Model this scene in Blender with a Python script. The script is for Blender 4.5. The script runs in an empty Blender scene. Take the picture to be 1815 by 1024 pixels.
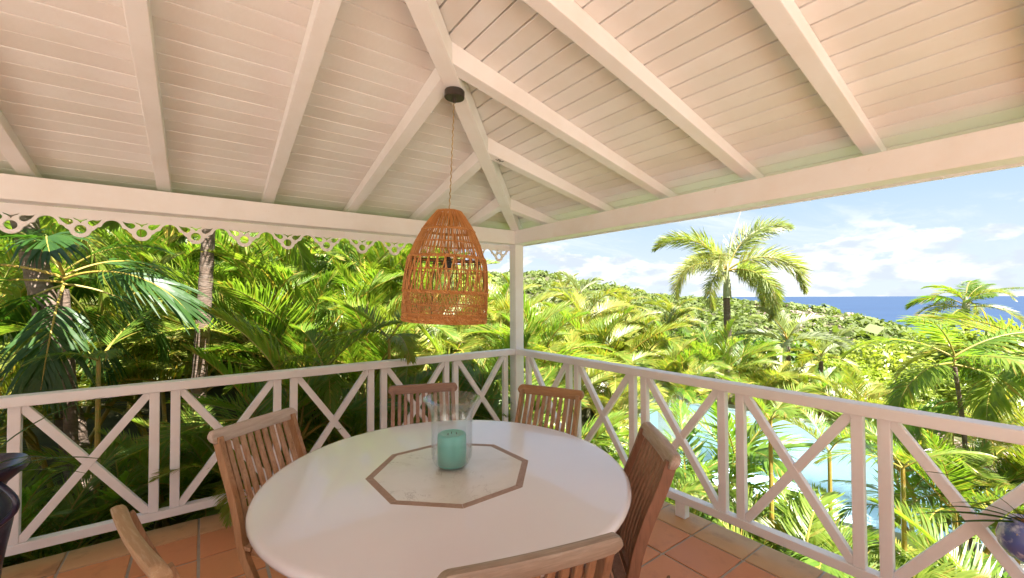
import bpy, bmesh, math, random
import numpy as np
from mathutils import Vector, Matrix, Euler
PI = math.pi
R = math.radians
random.seed(7)
scene = bpy.context.scene
COL = scene.collection

# ------------------------------------------------------------------ camera
CAM = Vector((-2.549456, -3.385946, 1.442908))
YAW, PITCH, ROLL, FPX = R(53.641), R(1.0936), R(-0.2373), 747.32
FW = Vector((math.cos(YAW) * math.cos(PITCH), math.sin(YAW) * math.cos(PITCH), math.sin(PITCH)))
RT0 = Vector((math.sin(YAW), -math.cos(YAW), 0)); UP0 = RT0.cross(FW)
RT = RT0 * math.cos(ROLL) + UP0 * math.sin(ROLL)
UP = -RT0 * math.sin(ROLL) + UP0 * math.cos(ROLL)
cd = bpy.data.cameras.new('camera'); cam = bpy.data.objects.new('camera', cd); COL.objects.link(cam)
cd.sensor_width = 36.0; cd.lens = 36.0 * FPX / 1815.0; cd.clip_start = 0.02; cd.clip_end = 90000
mw = Matrix((RT, UP, -FW)).transposed().to_4x4(); mw.translation = CAM
cam.matrix_world = mw
scene.camera = cam

# ------------------------------------------------------------------ world, sun, exposure
SUN = Vector((0.18, -0.86, 1.5)).normalized()          # towards the sun
SUN_EL = math.asin(SUN.z); SUN_AZ = math.atan2(SUN.x, SUN.y)
world = bpy.data.worlds.new("World"); scene.world = world; world.use_nodes = True
nt = world.node_tree; nt.nodes.clear()
def nn(t, typ, **kw):
    n = t.nodes.new(typ)
    for k, v in kw.items():
        if k in n.inputs.keys(): n.inputs[k].default_value = v
        else: setattr(n, k, v)
    return n
sky = nn(nt, 'ShaderNodeTexSky', sky_type='NISHITA', sun_disc=False, sun_elevation=SUN_EL, sun_rotation=SUN_AZ,
         air_density=1.0, dust_density=0.6, ozone_density=1.6)
tc = nn(nt, 'ShaderNodeTexCoord')
sep = nn(nt, 'ShaderNodeSeparateXYZ'); nt.links.new(tc.outputs['Generated'], sep.inputs[0])
def wmath(op, a, b=None, c=None, clamp=False):
    n = nt.nodes.new('ShaderNodeMath'); n.operation = op; n.use_clamp = clamp
    for i, v in enumerate((a, b, c)):
        if v is None: continue
        if isinstance(v, (int, float)): n.inputs[i].default_value = v
        else: nt.links.new(v, n.inputs[i])
    return n.outputs[0]
def wramp(src, a, b):
    n = nt.nodes.new('ShaderNodeMapRange'); n.interpolation_type = 'SMOOTHSTEP'
    nt.links.new(src, n.inputs[0]); n.inputs[1].default_value = a; n.inputs[2].default_value = b
    return n.outputs[0]
# cirrus: noise on the direction projected on a high plane
zz = wmath('MAXIMUM', sep.outputs[2], 0.03)
cx = wmath('DIVIDE', sep.outputs[0], wmath('ADD', zz, 0.12)); cy = wmath('DIVIDE', sep.outputs[1], wmath('ADD', zz, 0.12))
cmb = nn(nt, 'ShaderNodeCombineXYZ'); nt.links.new(cx, cmb.inputs[0]); nt.links.new(cy, cmb.inputs[1])
mp = nn(nt, 'ShaderNodeMapping'); mp.inputs['Scale'].default_value = (0.55, 1.25, 1); mp.inputs['Rotation'].default_value = (0, 0, 0.5); mp.inputs['Location'].default_value = (3.1, 1.7, 0)
nt.links.new(cmb.outputs[0], mp.inputs[0])
n1 = nn(nt, 'ShaderNodeTexNoise', Scale=1.3, Detail=8.0, Roughness=0.62, Distortion=0.6); nt.links.new(mp.outputs[0], n1.inputs[0])
cirrus = wmath('MULTIPLY', wramp(n1.outputs[0], 0.46, 0.72), wramp(sep.outputs[2], 0.02, 0.2))
cirrus = wmath('MULTIPLY', cirrus, 0.75)
# cumulus bank near the horizon
mp2 = nn(nt, 'ShaderNodeMapping'); mp2.inputs['Scale'].default_value = (7.0, 7.0, 17.0)
nt.links.new(tc.outputs['Generated'], mp2.inputs[0])
n2 = nn(nt, 'ShaderNodeTexNoise', Scale=1.0, Detail=9.0, Roughness=0.58); nt.links.new(mp2.outputs[0], n2.inputs[0])
band = wmath('SUBTRACT', 1.0, wramp(sep.outputs[2], 0.03, 0.15))
cum = wramp(wmath('ADD', n2.outputs[0], wmath('MULTIPLY', band, 0.16)), 0.56, 0.63)
cum = wmath('MULTIPLY', cum, wmath('SUBTRACT', 1.0, wramp(sep.outputs[2], 0.10, 0.17)))
mp3 = nn(nt, 'ShaderNodeMapping'); mp3.inputs['Scale'].default_value = (10.0, 10.0, 26.0); mp3.inputs['Location'].default_value = (.4, .2, .35)
nt.links.new(tc.outputs['Generated'], mp3.inputs[0])
n3 = nn(nt, 'ShaderNodeTexNoise', Scale=1.2, Detail=6.0, Roughness=0.55); nt.links.new(mp3.outputs[0], n3.inputs[0])
ccol = nn(nt, 'ShaderNodeMix', data_type='RGBA'); ccol.inputs[6].default_value = (2.9, 3.2, 3.8, 1); ccol.inputs[7].default_value = (4.6, 4.65, 4.75, 1)
nt.links.new(wramp(n3.outputs[0], 0.38, 0.58), ccol.inputs[0])
hz = nn(nt, 'ShaderNodeMix', data_type='RGBA'); nt.links.new(sky.outputs[0], hz.inputs[6]); hzc = nn(nt, 'ShaderNodeMix', data_type='RGBA'); hzc.inputs[6].default_value = (3.1, 3.5, 3.95, 1); hzc.inputs[7].default_value = (1.85, 2.7, 3.8, 1)
nt.links.new(wramp(sep.outputs[2], -.02, 0.30), hzc.inputs[0]); nt.links.new(hzc.outputs[2], hz.inputs[7])
nt.links.new(wmath('SUBTRACT', 0.97, wmath('MULTIPLY', wramp(sep.outputs[2], 0.15, 0.9), 0.6)), hz.inputs[0])
m1 = nn(nt, 'ShaderNodeMix', data_type='RGBA'); nt.links.new(hz.outputs[2], m1.inputs[6]); m1.inputs[7].default_value = (4.0, 4.2, 4.4, 1); nt.links.new(cirrus, m1.inputs[0])
m2 = nn(nt, 'ShaderNodeMix', data_type='RGBA'); nt.links.new(m1.outputs[2], m2.inputs[6]); nt.links.new(ccol.outputs[2], m2.inputs[7]); nt.links.new(wmath('MULTIPLY', cum, 0.8), m2.inputs[0])
bg = nn(nt, 'ShaderNodeBackground', Strength=0.05); nt.links.new(m2.outputs[2], bg.inputs[0])
wo = nn(nt, 'ShaderNodeOutputWorld'); nt.links.new(bg.outputs[0], wo.inputs[0])
sl = bpy.data.lights.new('sun', 'SUN'); sl.energy = 5.0; sl.angle = R(0.5); sl.color = (1.0, 0.965, 0.91)
so = bpy.data.objects.new('sun', sl); COL.objects.link(so); so.rotation_euler = SUN.to_track_quat('Z', 'Y').to_euler()
so.location = (0, -10, 20)
vs = scene.view_settings
scene.display_settings.display_device = 'sRGB'
vs.view_transform = 'Standard'; vs.look = 'None'; vs.exposure = 2.45; vs.gamma = 1.0; vs.use_curve_mapping = False
scene.render.engine = 'CYCLES'
cy_ = scene.cycles
cy_.max_bounces = 10; cy_.diffuse_bounces = 6; cy_.glossy_bounces = 3; cy_.transmission_bounces = 8; cy_.transparent_max_bounces = 12
cy_.caustics_reflective = False; cy_.caustics_refractive = False; cy_.sample_clamp_indirect = 6.0

def at(px, py, d):
    """world point seen at photo pixel (px, py), d metres ahead of the camera"""
    return CAM + (FW + RT * ((px - 907.5) / FPX) - UP * ((py - 512) / FPX)) * d

# ------------------------------------------------------------------ materials
MATS = {}
def mat(name, col, rough=0.6, **k):
    if name in MATS: return MATS[name]
    m = bpy.data.materials.new(name); m.use_nodes = True; t = m.node_tree
    b = t.nodes['Principled BSDF']; out = t.nodes['Material Output']
    b.inputs['Base Color'].default_value = (*col, 1); b.inputs['Roughness'].default_value = rough
    b.inputs['Specular IOR Level'].default_value = k.get('spec', 0.5)
    if k.get('metal'): b.inputs['Metallic'].default_value = k['metal']
    co = nn(t, 'ShaderNodeTexCoord'); src = co.outputs['Object']
    if 'stretch' in k:
        mpn = nn(t, 'ShaderNodeMapping'); mpn.inputs['Scale'].default_value = k['stretch']; t.links.new(src, mpn.inputs[0]); src = mpn.outputs[0]
    ob = nn(t, 'ShaderNodeObjectInfo')
    vec = nn(t, 'ShaderNodeVectorMath', operation='MULTIPLY_ADD'); cmbv = nn(t, 'ShaderNodeCombineXYZ')
    for i in range(3): t.links.new(ob.outputs['Random'], cmbv.inputs[i])
    t.links.new(cmbv.outputs[0], vec.inputs[0]); vec.inputs[1].default_value = (37, 23, 51); t.links.new(src, vec.inputs[2]); src = vec.outputs[0]
    cur = None
    def mixc(fac, c2, c1=None):
        nonlocal cur
        mx = nn(t, 'ShaderNodeMix', data_type='RGBA')
        if cur is None: mx.inputs[6].default_value = (*(c1 or col), 1)
        else: t.links.new(cur, mx.inputs[6])
        mx.inputs[7].default_value = (*c2, 1); t.links.new(fac, mx.inputs[0]); cur = mx.outputs[2]
    for (c2, sc, lo, hi, amt) in k.get('noise', []):
        no = nn(t, 'ShaderNodeTexNoise', Scale=sc, Detail=6.0, Roughness=0.6); t.links.new(src, no.inputs[0])
        mr = nn(t, 'ShaderNodeMapRange'); mr.inputs[1].default_value = lo; mr.inputs[2].default_value = hi; mr.inputs[4].default_value = amt
        t.links.new(no.outputs[0], mr.inputs[0]); mixc(mr.outputs[0], c2)
    if 'rand' in k:
        g = nn(t, 'ShaderNodeNewGeometry'); ad = nn(t, 'ShaderNodeMath', operation='ADD'); t.links.new(g.outputs['Random Per Island'], ad.inputs[0]); t.links.new(ob.outputs['Random'], ad.inputs[1])
        fr = nn(t, 'ShaderNodeMath', operation='FRACT'); t.links.new(ad.outputs[0], fr.inputs[0])
        ml = nn(t, 'ShaderNodeMath', operation='MULTIPLY'); t.links.new(fr.outputs[0], ml.inputs[0]); ml.inputs[1].default_value = k['rand'][1]
        mixc(ml.outputs[0], k['rand'][0])
    if cur is not None: t.links.new(cur, b.inputs['Base Color'])
    if 'bump' in k:
        sc, st, dist = k['bump']
        no = nn(t, 'ShaderNodeTexNoise', Scale=sc, Detail=5.0); t.links.new(src, no.inputs[0])
        bm_ = nn(t, 'ShaderNodeBump', Strength=st, Distance=dist); t.links.new(no.outputs[0], bm_.inputs['Height']); t.links.new(bm_.outputs[0], b.inputs['Normal'])
    if 'coat' in k: b.inputs['Coat Weight'].default_value = k['coat']
    if 'sss' in k: b.inputs['Subsurface Weight'].default_value = k['sss']; b.inputs['Subsurface Radius'].default_value = (.02, .03, .03)
    MATS[name] = m; return m

def leaf_mat(name, c_a, c_b, trans=0.45, rough=0.38, tcol=None, c_dry=None):
    """leaf: reflecting side + light coming through; colour varies per plant part and per leaflet"""
    if name in MATS: return MATS[name]
    m = bpy.data.materials.new(name); m.use_nodes = True; t = m.node_tree
    b = t.nodes['Principled BSDF']; out = t.nodes['Material Output']
    ob = nn(t, 'ShaderNodeObjectInfo'); g = nn(t, 'ShaderNodeNewGeometry')
    mx = nn(t, 'ShaderNodeMix', data_type='RGBA'); mx.inputs[6].default_value = (*c_a, 1); mx.inputs[7].default_value = (*c_b, 1)
    a1 = nn(t, 'ShaderNodeMath', operation='MULTIPLY'); t.links.new(g.outputs['Random Per Island'], a1.inputs[0]); a1.inputs[1].default_value = 0.45
    a2 = nn(t, 'ShaderNodeMath', operation='MULTIPLY_ADD'); t.links.new(ob.outputs['Random'], a2.inputs[0]); a2.inputs[1].default_value = 0.6; t.links.new(a1.outputs[0], a2.inputs[2])
    t.links.new(a2.outputs[0], mx.inputs[0]); cur = mx.outputs[2]
    if c_dry:
        mr = nn(t, 'ShaderNodeMapRange'); mr.inputs[1].default_value = .88; mr.inputs[2].default_value = .97; t.links.new(g.outputs['Random Per Island'], mr.inputs[0])
        md = nn(t, 'ShaderNodeMix', data_type='RGBA'); t.links.new(cur, md.inputs[6]); md.inputs[7].default_value = (*c_dry, 1); t.links.new(mr.outputs[0], md.inputs[0]); cur = md.outputs[2]
    t.links.new(cur, b.inputs['Base Color']); b.inputs['Roughness'].default_value = rough; b.inputs['Specular IOR Level'].default_value = 0.45
    tr = nn(t, 'ShaderNodeBsdfTranslucent'); mt = nn(t, 'ShaderNodeMix', data_type='RGBA', blend_type='MULTIPLY'); mt.inputs[0].default_value = 1
    t.links.new(cur, mt.inputs[6]); mt.inputs[7].default_value = (*(tcol or (1.6, 1.75, .7)), 1); t.links.new(mt.outputs[2], tr.inputs[0])
    ms = nn(t, 'ShaderNodeMixShader'); ms.inputs[0].default_value = trans
    t.links.new(b.outputs[0], ms.inputs[1]); t.links.new(tr.outputs[0], ms.inputs[2]); t.links.new(ms.outputs[0], out.inputs[0])
    MATS[name] = m; return m

WHITE = mat('white_paint', (.81, .79, .775), .5, noise=[((.72, .66, .60), 3.0, .45, .75, .6), ((.55, .48, .40), 22, .66, .80, .35)], bump=(60, .12, .004))
WHITE_BOARD = mat('white_board_paint', (.80, .78, .755), .55, stretch=(1, 1, 1), noise=[((.70, .65, .58), 4.0, .42, .75, .6), ((.58, .5, .42), 30, .68, .82, .4)], bump=(35, .18, .004), rand=((.68, .64, .585), .5))
RAILW = mat('white_rail_paint', (.80, .785, .80), .45, noise=[((.72, .68, .66), 5, .45, .8, .6), ((.42, .36, .30), 40, .70, .82, .5)], bump=(50, .15, .003))
TABLEW = mat('white_tabletop', (.73, .74, .83), .26, noise=[((.70, .71, .79), 2.5, .4, .8, .7)], bump=(120, .03, .001), coat=.5)
MARBLE = mat('cream_marble', (.66, .655, .64), .25, noise=[((.56, .54, .51), 6, .5, .75, .6), ((.36, .30, .26), 9, .495, .505, 0.0)], coat=.2)
TERRA = mat('terracotta', (.66, .27, .115), .5, noise=[((.60, .28, .12), 3.0, .35, .7, .8), ((.30, .12, .06), 11, .55, .8, .5), ((.55, .33, .2), 45, .62, .8, .4)], bump=(40, .2, .004), rand=((.50, .20, .10), .6))
TERRA_E = mat('terracotta_edge', (.50, .27, .13), .6, noise=[((.58, .36, .2), 3.0, .35, .7, .8), ((.17, .09, .05), 7, .55, .75, .7)], bump=(30, .25, .005), rand=((.58, .36, .19), .6))
GROUT = mat('grout', (.40, .37, .33), .9, noise=[((.25, .22, .19), 12, .4, .8, .7)], bump=(80, .3, .004))
def teak(name, c, c2, c3, st): return mat(name, c, .5, stretch=st, noise=[(c2, 9, .35, .7, .8), (c3, 26, .5, .75, .7)], bump=(40, .25, .002))
NAVY = mat('navy_glaze', (.010, .013, .045), .28, noise=[((.10, .10, .16), 9, .60, .72, .6), ((.01, .01, .02), 5, .5, .75, .7)], coat=.25, bump=(20, .15, .004))
SOIL = mat('terracotta_inside', (.42, .15, .04), .8, noise=[((.2, .07, .03), 8, .4, .7, .8)])
BLUEW = mat('blue_white_glaze', (.10, .14, .42), .15, noise=[((.55, .60, .78), 11, .5, .58, .9), ((.6, .45, .1), 17, .68, .72, .8)], coat=.6)
BLACK = mat('black_metal', (.025, .023, .02), .45)
BRONZE = mat('dark_bronze', (.055, .045, .038), .4, metal=.6, noise=[((.09, .07, .05), 20, .4, .7, .6)])
RATTAN = mat('rattan', (.42, .17, .038), .6, rand=((.52, .27, .09), .7), noise=[((.26, .085, .022), 14, .45, .75, .7)])
CORD = mat('gold_cord', (.40, .27, .09), .55, noise=[((.12, .08, .03), 300, .45, .6, .8)])
CANDLE = mat('teal_wax', (.16, .54, .52), .42, noise=[((.17, .56, .52), 6, .4, .7, .7)], sss=.25, bump=(90, .1, .002))
BARK = mat('palm_bark', (.15, .10, .07), .85, stretch=(1, 1, 5), noise=[((.27, .22, .18), 4, .5, .75, .8), ((.08, .055, .04), 9, .45, .7, .7)], bump=(22, .6, .02))
WOODB = mat('branch_bark', (.12, .085, .06), .9, noise=[((.2, .17, .13), 7, .4, .7, .7)], bump=(20, .5, .02))
SHAFT = mat('crownshaft', (.30, .33, .18), .45, stretch=(1, 1, .3), noise=[((.45, .40, .28), 6, .4, .7, .7)])
STEM = mat('areca_stem', (.42, .26, .05), .45, stretch=(1, 1, 3), noise=[((.22, .25, .05), 5, .4, .7, .8), ((.5, .42, .22), 11, .6, .7, .6)])
RACHIS = mat('rachis', (.24, .25, .05), .45, rand=((.42, .24, .04), .8))
STONE = mat('pool_stone', (.62, .58, .52), .7, noise=[((.50, .45, .38), 5, .4, .7, .7), ((.72, .69, .63), 14, .55, .8, .6)], bump=(35, .3, .006), rand=((.66, .62, .55), .5))
ROCK = mat('garden_rock', (.26, .18, .14), .9, noise=[((.34, .27, .22), 4, .45, .7, .8), ((.18, .12, .09), 9, .5, .75, .7)], bump=(12, .6, .03), rand=((.45, .33, .28), .6))
POOLT = mat('pool_plaster', (.66, .78, .83), .6, noise=[((.72, .82, .86), 1.5, .4, .7, .6)])
CLOTH = mat('cushion_cloth', (.75, .73, .68), .85, bump=(200, .2, .002))
LEAD = (.10, .155, .022)
L_ARECA = leaf_mat('areca_leaf', (.095, .19, .024), (.21, .255, .035), .48, c_dry=(.30, .22, .05))
L_YEL = leaf_mat('areca_leaf_yellow', (.15, .205, .028), (.27, .28, .045), .40, c_dry=(.42, .28, .06), tcol=(1.35, 1.45, .6))
L_DARK = leaf_mat('strap_leaf', (.028, .078, .012), (.05, .105, .016), .38, rough=.45)
L_FOX = leaf_mat('foxtail_leaf', (.17, .23, .06), (.32, .32, .11), .38, c_dry=(.32, .2, .08))
L_FAN = leaf_mat('silver_leaf', (.20, .24, .12), (.30, .32, .19), .28, rough=.5)
L_BROAD = leaf_mat('broad_leaf', (.05, .11, .012), (.10, .16, .018), .40)
L_LIME = leaf_mat('lime_leaf', (.19, .25, .03), (.30, .33, .05), .40, tcol=(1.35, 1.45, .6))
L_FAR = leaf_mat('hill_leaf', (.085, .135, .03), (.16, .19, .045), .3, rough=.7)

def glass_mat():
    m = bpy.data.materials.new('clear_glass'); m.use_nodes = True; t = m.node_tree; b = t.nodes['Principled BSDF']; out = t.nodes['Material Output']
    t.nodes.remove(b)
    tr = nn(t, 'ShaderNodeBsdfTransparent'); tr.inputs[0].default_value = (.96, .98, .975, 1)
    gl = nn(t, 'ShaderNodeBsdfGlossy', Roughness=0.02); lw = nn(t, 'ShaderNodeLayerWeight', Blend=0.28)
    pw = nn(t, 'ShaderNodeMath', operation='MULTIPLY_ADD'); t.links.new(lw.outputs['Facing'], pw.inputs[0]); pw.inputs[1].default_value = .55; pw.inputs[2].default_value = .03
    ms = nn(t, 'ShaderNodeMixShader'); t.links.new(pw.outputs[0], ms.inputs[0]); t.links.new(tr.outputs[0], ms.inputs[1]); t.links.new(gl.outputs[0], ms.inputs[2]); t.links.new(ms.outputs[0], out.inputs[0])
    return m
GLASS = glass_mat()
def water_mat(name, tint, deep=None, scale=3.0, bump=.12):
    m = bpy.data.materials.new(name); m.use_nodes = True; t = m.node_tree; b = t.nodes['Principled BSDF']; out = t.nodes['Material Output']
    co = nn(t, 'ShaderNodeTexCoord'); no = nn(t, 'ShaderNodeTexNoise', Scale=scale, Detail=5.0, Distortion=.5); t.links.new(co.outputs['Object'], no.inputs[0])
    bu = nn(t, 'ShaderNodeBump', Strength=bump, Distance=.05); t.links.new(no.outputs[0], bu.inputs['Height'])
    if deep is None:
        t.nodes.remove(b)
        tr = nn(t, 'ShaderNodeBsdfTransparent'); tr.inputs[0].default_value = (*tint, 1)
        gl = nn(t, 'ShaderNodeBsdfGlossy', Roughness=0.03); fr = nn(t, 'ShaderNodeFresnel', IOR=1.33)
        t.links.new(bu.outputs[0], gl.inputs['Normal']); t.links.new(bu.outputs[0], fr.inputs['Normal'])
        ms = nn(t, 'ShaderNodeMixShader'); t.links.new(fr.outputs[0], ms.inputs[0]); t.links.new(tr.outputs[0], ms.inputs[1]); t.links.new(gl.outputs[0], ms.inputs[2]); t.links.new(ms.outputs[0], out.inputs[0])
    else:
        b.inputs['Base Color'].default_value = (*deep, 1); b.inputs['Roughness'].default_value = .45; b.inputs['Specular IOR Level'].default_value = .08
        t.links.new(bu.outputs[0], b.inputs['Normal'])
        mx = nn(t, 'ShaderNodeMix', data_type='RGBA'); mx.inputs[6].default_value = (*deep, 1); mx.inputs[7].default_value = (*tint, 1)
        n2_ = nn(t, 'ShaderNodeTexNoise', Scale=.004, Detail=4.0); t.links.new(co.outputs['Object'], n2_.inputs[0]); t.links.new(n2_.outputs[0], mx.inputs[0]); t.links.new(mx.outputs[2], b.inputs['Base Color'])
    return m

# ------------------------------------------------------------------ mesh helpers
class MB:
    def __init__(s): s.v = []; s.f = []; s.mi = []; s.cur = 0
    def add(s, vs_, fs, mi=None):
        o = len(s.v); s.v += [tuple(v) for v in vs_]; s.f += [tuple(o + i for i in f) for f in fs]; s.mi += [s.cur if mi is None else mi] * len(fs)
    def box(s, x0, x1, y0, y1, z0, z1, M=None):
        vs_ = [Vector((x, y, z)) for z in (z0, z1) for y in (y0, y1) for x in (x0, x1)]
        if M is not None: vs_ = [M @ v for v in vs_]
        s.add(vs_, [(0, 2, 3, 1), (4, 5, 7, 6), (0, 1, 5, 4), (2, 6, 7, 3), (0, 4, 6, 2), (1, 3, 7, 5)])
    def hexa(s, vs_):
        s.add(vs_, [(0, 2, 3, 1), (4, 5, 7, 6), (0, 1, 5, 4), (2, 6, 7, 3), (0, 4, 6, 2), (1, 3, 7, 5)])
    def bar(s, a, b, w, d, up=(0, 0, 1)):
        a, b, up = Vector(a), Vector(b), Vector(up); t = (b - a).normalized(); x = t.cross(up).normalized(); y = x.cross(t)
        s.hexa([p + x * i * w / 2 + y * j * d / 2 for p in (a, b) for j in (-1, 1) for i in (-1, 1)])
    def tube(s, pts, rad, n=6, caps=True):
        pts = [Vector(p) for p in pts]; m = len(pts); rs = rad if hasattr(rad, '__len__') else [rad] * m
        rings = []; ref = None
        for i, p in enumerate(pts):
            t = (pts[min(i + 1, m - 1)] - pts[max(i - 1, 0)]).normalized()
            if ref is None: ref = Vector((0, 0, 1)) if abs(t.z) < .9 else Vector((1, 0, 0))
            x = t.cross(ref).normalized(); y = x.cross(t); ref = y if abs(t.dot(y)) < .5 else ref
            rings.append([p + (x * math.cos(2 * PI * k / n) + y * math.sin(2 * PI * k / n)) * rs[i] for k in range(n)])
        fs = [(i * n + k, i * n + (k + 1) % n, (i + 1) * n + (k + 1) % n, (i + 1) * n + k) for i in range(m - 1) for k in range(n)]
        if caps: fs += [tuple(range(n))[::-1], tuple((m - 1) * n + k for k in range(n))]
        s.add([v for r in rings for v in r], fs)
    def lathe(s, prof, n=40, c=(0, 0, 0), close=False):
        c = Vector(c); vs_ = [c + Vector((r * math.cos(2 * PI * k / n), r * math.sin(2 * PI * k / n), z)) for r, z in prof for k in range(n)]
        m = len(prof); fs = [(i * n + k, i * n + (k + 1) % n, (i + 1) * n + (k + 1) % n, (i + 1) * n + k) for i in range(m - 1) for k in range(n)]
        s.add(vs_, fs)
    def prism(s, poly, z0, z1, M=None):
        n = len(poly); vs_ = [Vector((x, y, z)) for z in (z0, z1) for x, y in poly]
        if M is not None: vs_ = [M @ v for v in vs_]
        s.add(vs_, [tuple(range(n))[::-1], tuple(range(n, 2 * n))] + [(i, (i + 1) % n, n + (i + 1) % n, n + i) for i in range(n)])
    def mesh(s, name, mats, smooth=False, bevel=0, seg=2):
        me = bpy.data.meshes.new(name); me.from_pydata(s.v, [], s.f)
        for m in (mats if isinstance(mats, (list, tuple)) else [mats]): me.materials.append(m)
        if len(me.materials) > 1: me.polygons.foreach_set('material_index', s.mi)
        if bevel:
            bm = bmesh.new(); bm.from_mesh(me)
            ed = [e for e in bm.edges if len(e.link_faces) == 2 and e.calc_face_angle(0) > .5]
            bmesh.ops.bevel(bm, geom=ed, offset=bevel, segments=seg, affect='EDGES', profile=.6, clamp_overlap=True)
            bm.to_mesh(me); bm.free()
        if smooth: me.polygons.foreach_set('use_smooth', [True] * len(me.polygons)); me.update(); me.set_sharp_from_angle(angle=R(42))
        me.validate(); me.update(); return me
    def build(s, name, mats, parent=None, **k):
        return link(name, s.mesh(name, mats, **k), parent)
def link(name, me, parent=None, M=None):
    o = bpy.data.objects.new(name, me); COL.objects.link(o); o.parent = parent
    if M is not None: o.matrix_local = M
    return o
def tag(o, label=None, cat=None, group=None, kind=None):
    if label: o['label'] = label
    if cat: o['category'] = cat
    if group: o['group'] = group
    if kind: o['kind'] = kind
    return o
def thing(name, label, cat, loc=(0, 0, 0), rz=0, group=None):
    o = bpy.data.objects.new(name, None); COL.objects.link(o); o.location = loc; o.rotation_euler = (0, 0, rz); o.empty_display_size = .1
    return tag(o, label, cat, group)
def boxpart(name, m, parent, *b, bevel=.003, M=None):
    mb = MB(); mb.box(*b, M=M); return mb.build(name, m, parent, bevel=bevel)

# ------------------------------------------------------------------ ground, sea, hill
POOL = [(6.75, 2.3), (7.15, 1.2), (7.25, 0.0), (7.1, -1.0), (6.8, -1.8), (6.2, -2.45), (5.4, -2.95), (4.6, -3.1), (3.9, -2.75), (3.35, -1.95), (3.1, -1.1), (3.05, -.2), (3.3, .8), (3.9, 1.6), (4.8, 2.2), (5.8, 2.6)]
def smooth_poly(P, k=4):
    n = len(P); out = []
    for i in range(n):
        p0, p1, p2, p3 = [Vector(P[(i + j) % n]) for j in (-1, 0, 1, 2)]
        for q in range(k):
            t = q / k
            out.append(.5 * ((2 * p1) + (-p0 + p2) * t + (2 * p0 - 5 * p1 + 4 * p2 - p3) * t * t + (-p0 + 3 * p1 - 3 * p2 + p3) * t ** 3))
    return out
POOLS = smooth_poly(POOL)
RIDGE = [(-180, 30), (-60, 45), (-40, 30), (-12, 12), (0, -9.0), (6, -6.0), (10.9, -3.4), (15.2, -2.2), (19.5, -1.3), (27, -.6), (31, -.35), (36, .25), (40.7, 1.2), (46.5, 2.3), (49.2, 2.95), (52, 2.8), (58, 3.0), (70, 4), (90, 6), (130, 20), (180, 30)]
RI_A = np.array([a for a, _ in RIDGE], float); RI_E = np.array([e for _, e in RIDGE], float)
def ss(a, b, x): t = np.clip((x - a) / (b - a), 0, 1); return t * t * (3 - 2 * t)
def garden(x, y):
    """height of the ground near the pavilion"""
    left = -.5 + .10 * np.maximum(y - 1.5, 0)
    right = -1.22 - .0 * x
    w = ss(-.6, .9, x - .25 * y)
    g = left * (1 - w) + right * w
    return g
def ground(x, y):
    x = np.asarray(x, float); y = np.asarray(y, float)
    dx, dy = x - CAM.x, y - CAM.y; r = np.hypot(dx, dy); az = np.degrees(np.arctan2(dy, dx))
    el = np.interp(az, RI_A, RI_E)
    jit = .35 * np.sin(az * 1.9) + .2 * np.sin(az * 4.3 + 1) + .12 * np.sin(az * 9.7)
    rr = np.where(az > 25, 230.0, 150.0); rr = np.interp(az, [5, 24, 30], [120, 150, 230])
    zr = CAM.z + rr * np.tan(np.radians(np.minimum(el, 14) + jit * .35))
    leftish = ss(50, 66, az)                       # towards the left the ground stays up close behind the garden
    valley = -9.0 * (1 - leftish) + 1.5 * leftish
    g = garden(x, y)
    g = g * (1 - ss(10, 34, r)) + valley * ss(10, 34, r)
    g = g + (zr - valley) * ss(40, 1, (rr - r) / 1.0 * 1.0 * 0 + 0) if False else g
    u = ss(.18, 1.0, r / rr); g = g * (1 - u) + zr * u * 1.0
    over = np.maximum(r - rr, 0); g = g - over * .45
    g = g + ss(25, 60, r) * (1.2 * np.sin(x * .09 + 1) * np.cos(y * .11) + .6 * np.sin(x * .23 + y * .19))* (1 - ss(.8, 1, r / rr) * .7)
    return np.maximum(g, -75)
rs = np.concatenate([np.arange(.5, 14, .5), np.geomspace(14, 600, 70)]); th = np.radians(np.arange(0, 360, 1.5))
vv = []; 
for r_ in rs:
    X = CAM.x + r_ * np.cos(th); Y = CAM.y + r_ * np.sin(th); Z = ground(X, Y)
    inpool = ((X > 2.2) & (X < 8.0) & (Y > -4.0) & (Y < 4.0)); Z = np.where(inpool, -2.7, Z)
    deck = ((X < .9) & (Y < .9)); Z = np.where(deck, np.minimum(Z, -1.0), Z)
    vv.append(np.stack([X, Y, Z], 1))
vv = np.concatenate(vv); nth = len(th); nr = len(rs)
ff = [(i * nth + k, i * nth + (k + 1) % nth, (i + 1) * nth + (k + 1) % nth, (i + 1) * nth + k) for i in range(nr - 1) for k in range(nth)]
me = bpy.data.meshes.new('hillside'); me.from_pydata(vv.tolist(), [], ff); me.polygons.foreach_set('use_smooth', [True] * len(ff))
GM = mat('garden_soil', (.055, .05, .022), .95, noise=[((.10, .10, .03), .15, .4, .65, .9), ((.20, .16, .08), .6, .5, .7, .8), ((.03, .028, .014), 3, .4, .7, .7)], bump=(2, .5, .1))
me.materials.append(GM); tag(link('hillside', me), 'soil and scrub ground sloping from the garden to the hills', kind='structure')
sea = MB(); SR = [60, 300, 1500, 8000, 40000]; 
for i, r_ in enumerate(SR): sea.v += [(r_ * math.cos(2 * PI * k / 72), r_ * math.sin(2 * PI * k / 72), -62 - (0 if i < 4 else 0)) for k in range(72)]
sea.f = [(i * 72 + k, (i + 1) * 72 + k, (i + 1) * 72 + (k + 1) % 72, i * 72 + (k + 1) % 72) for i in range(4) for k in range(72)] + [tuple(range(72))]; sea.mi = [0] * len(sea.f)
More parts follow.
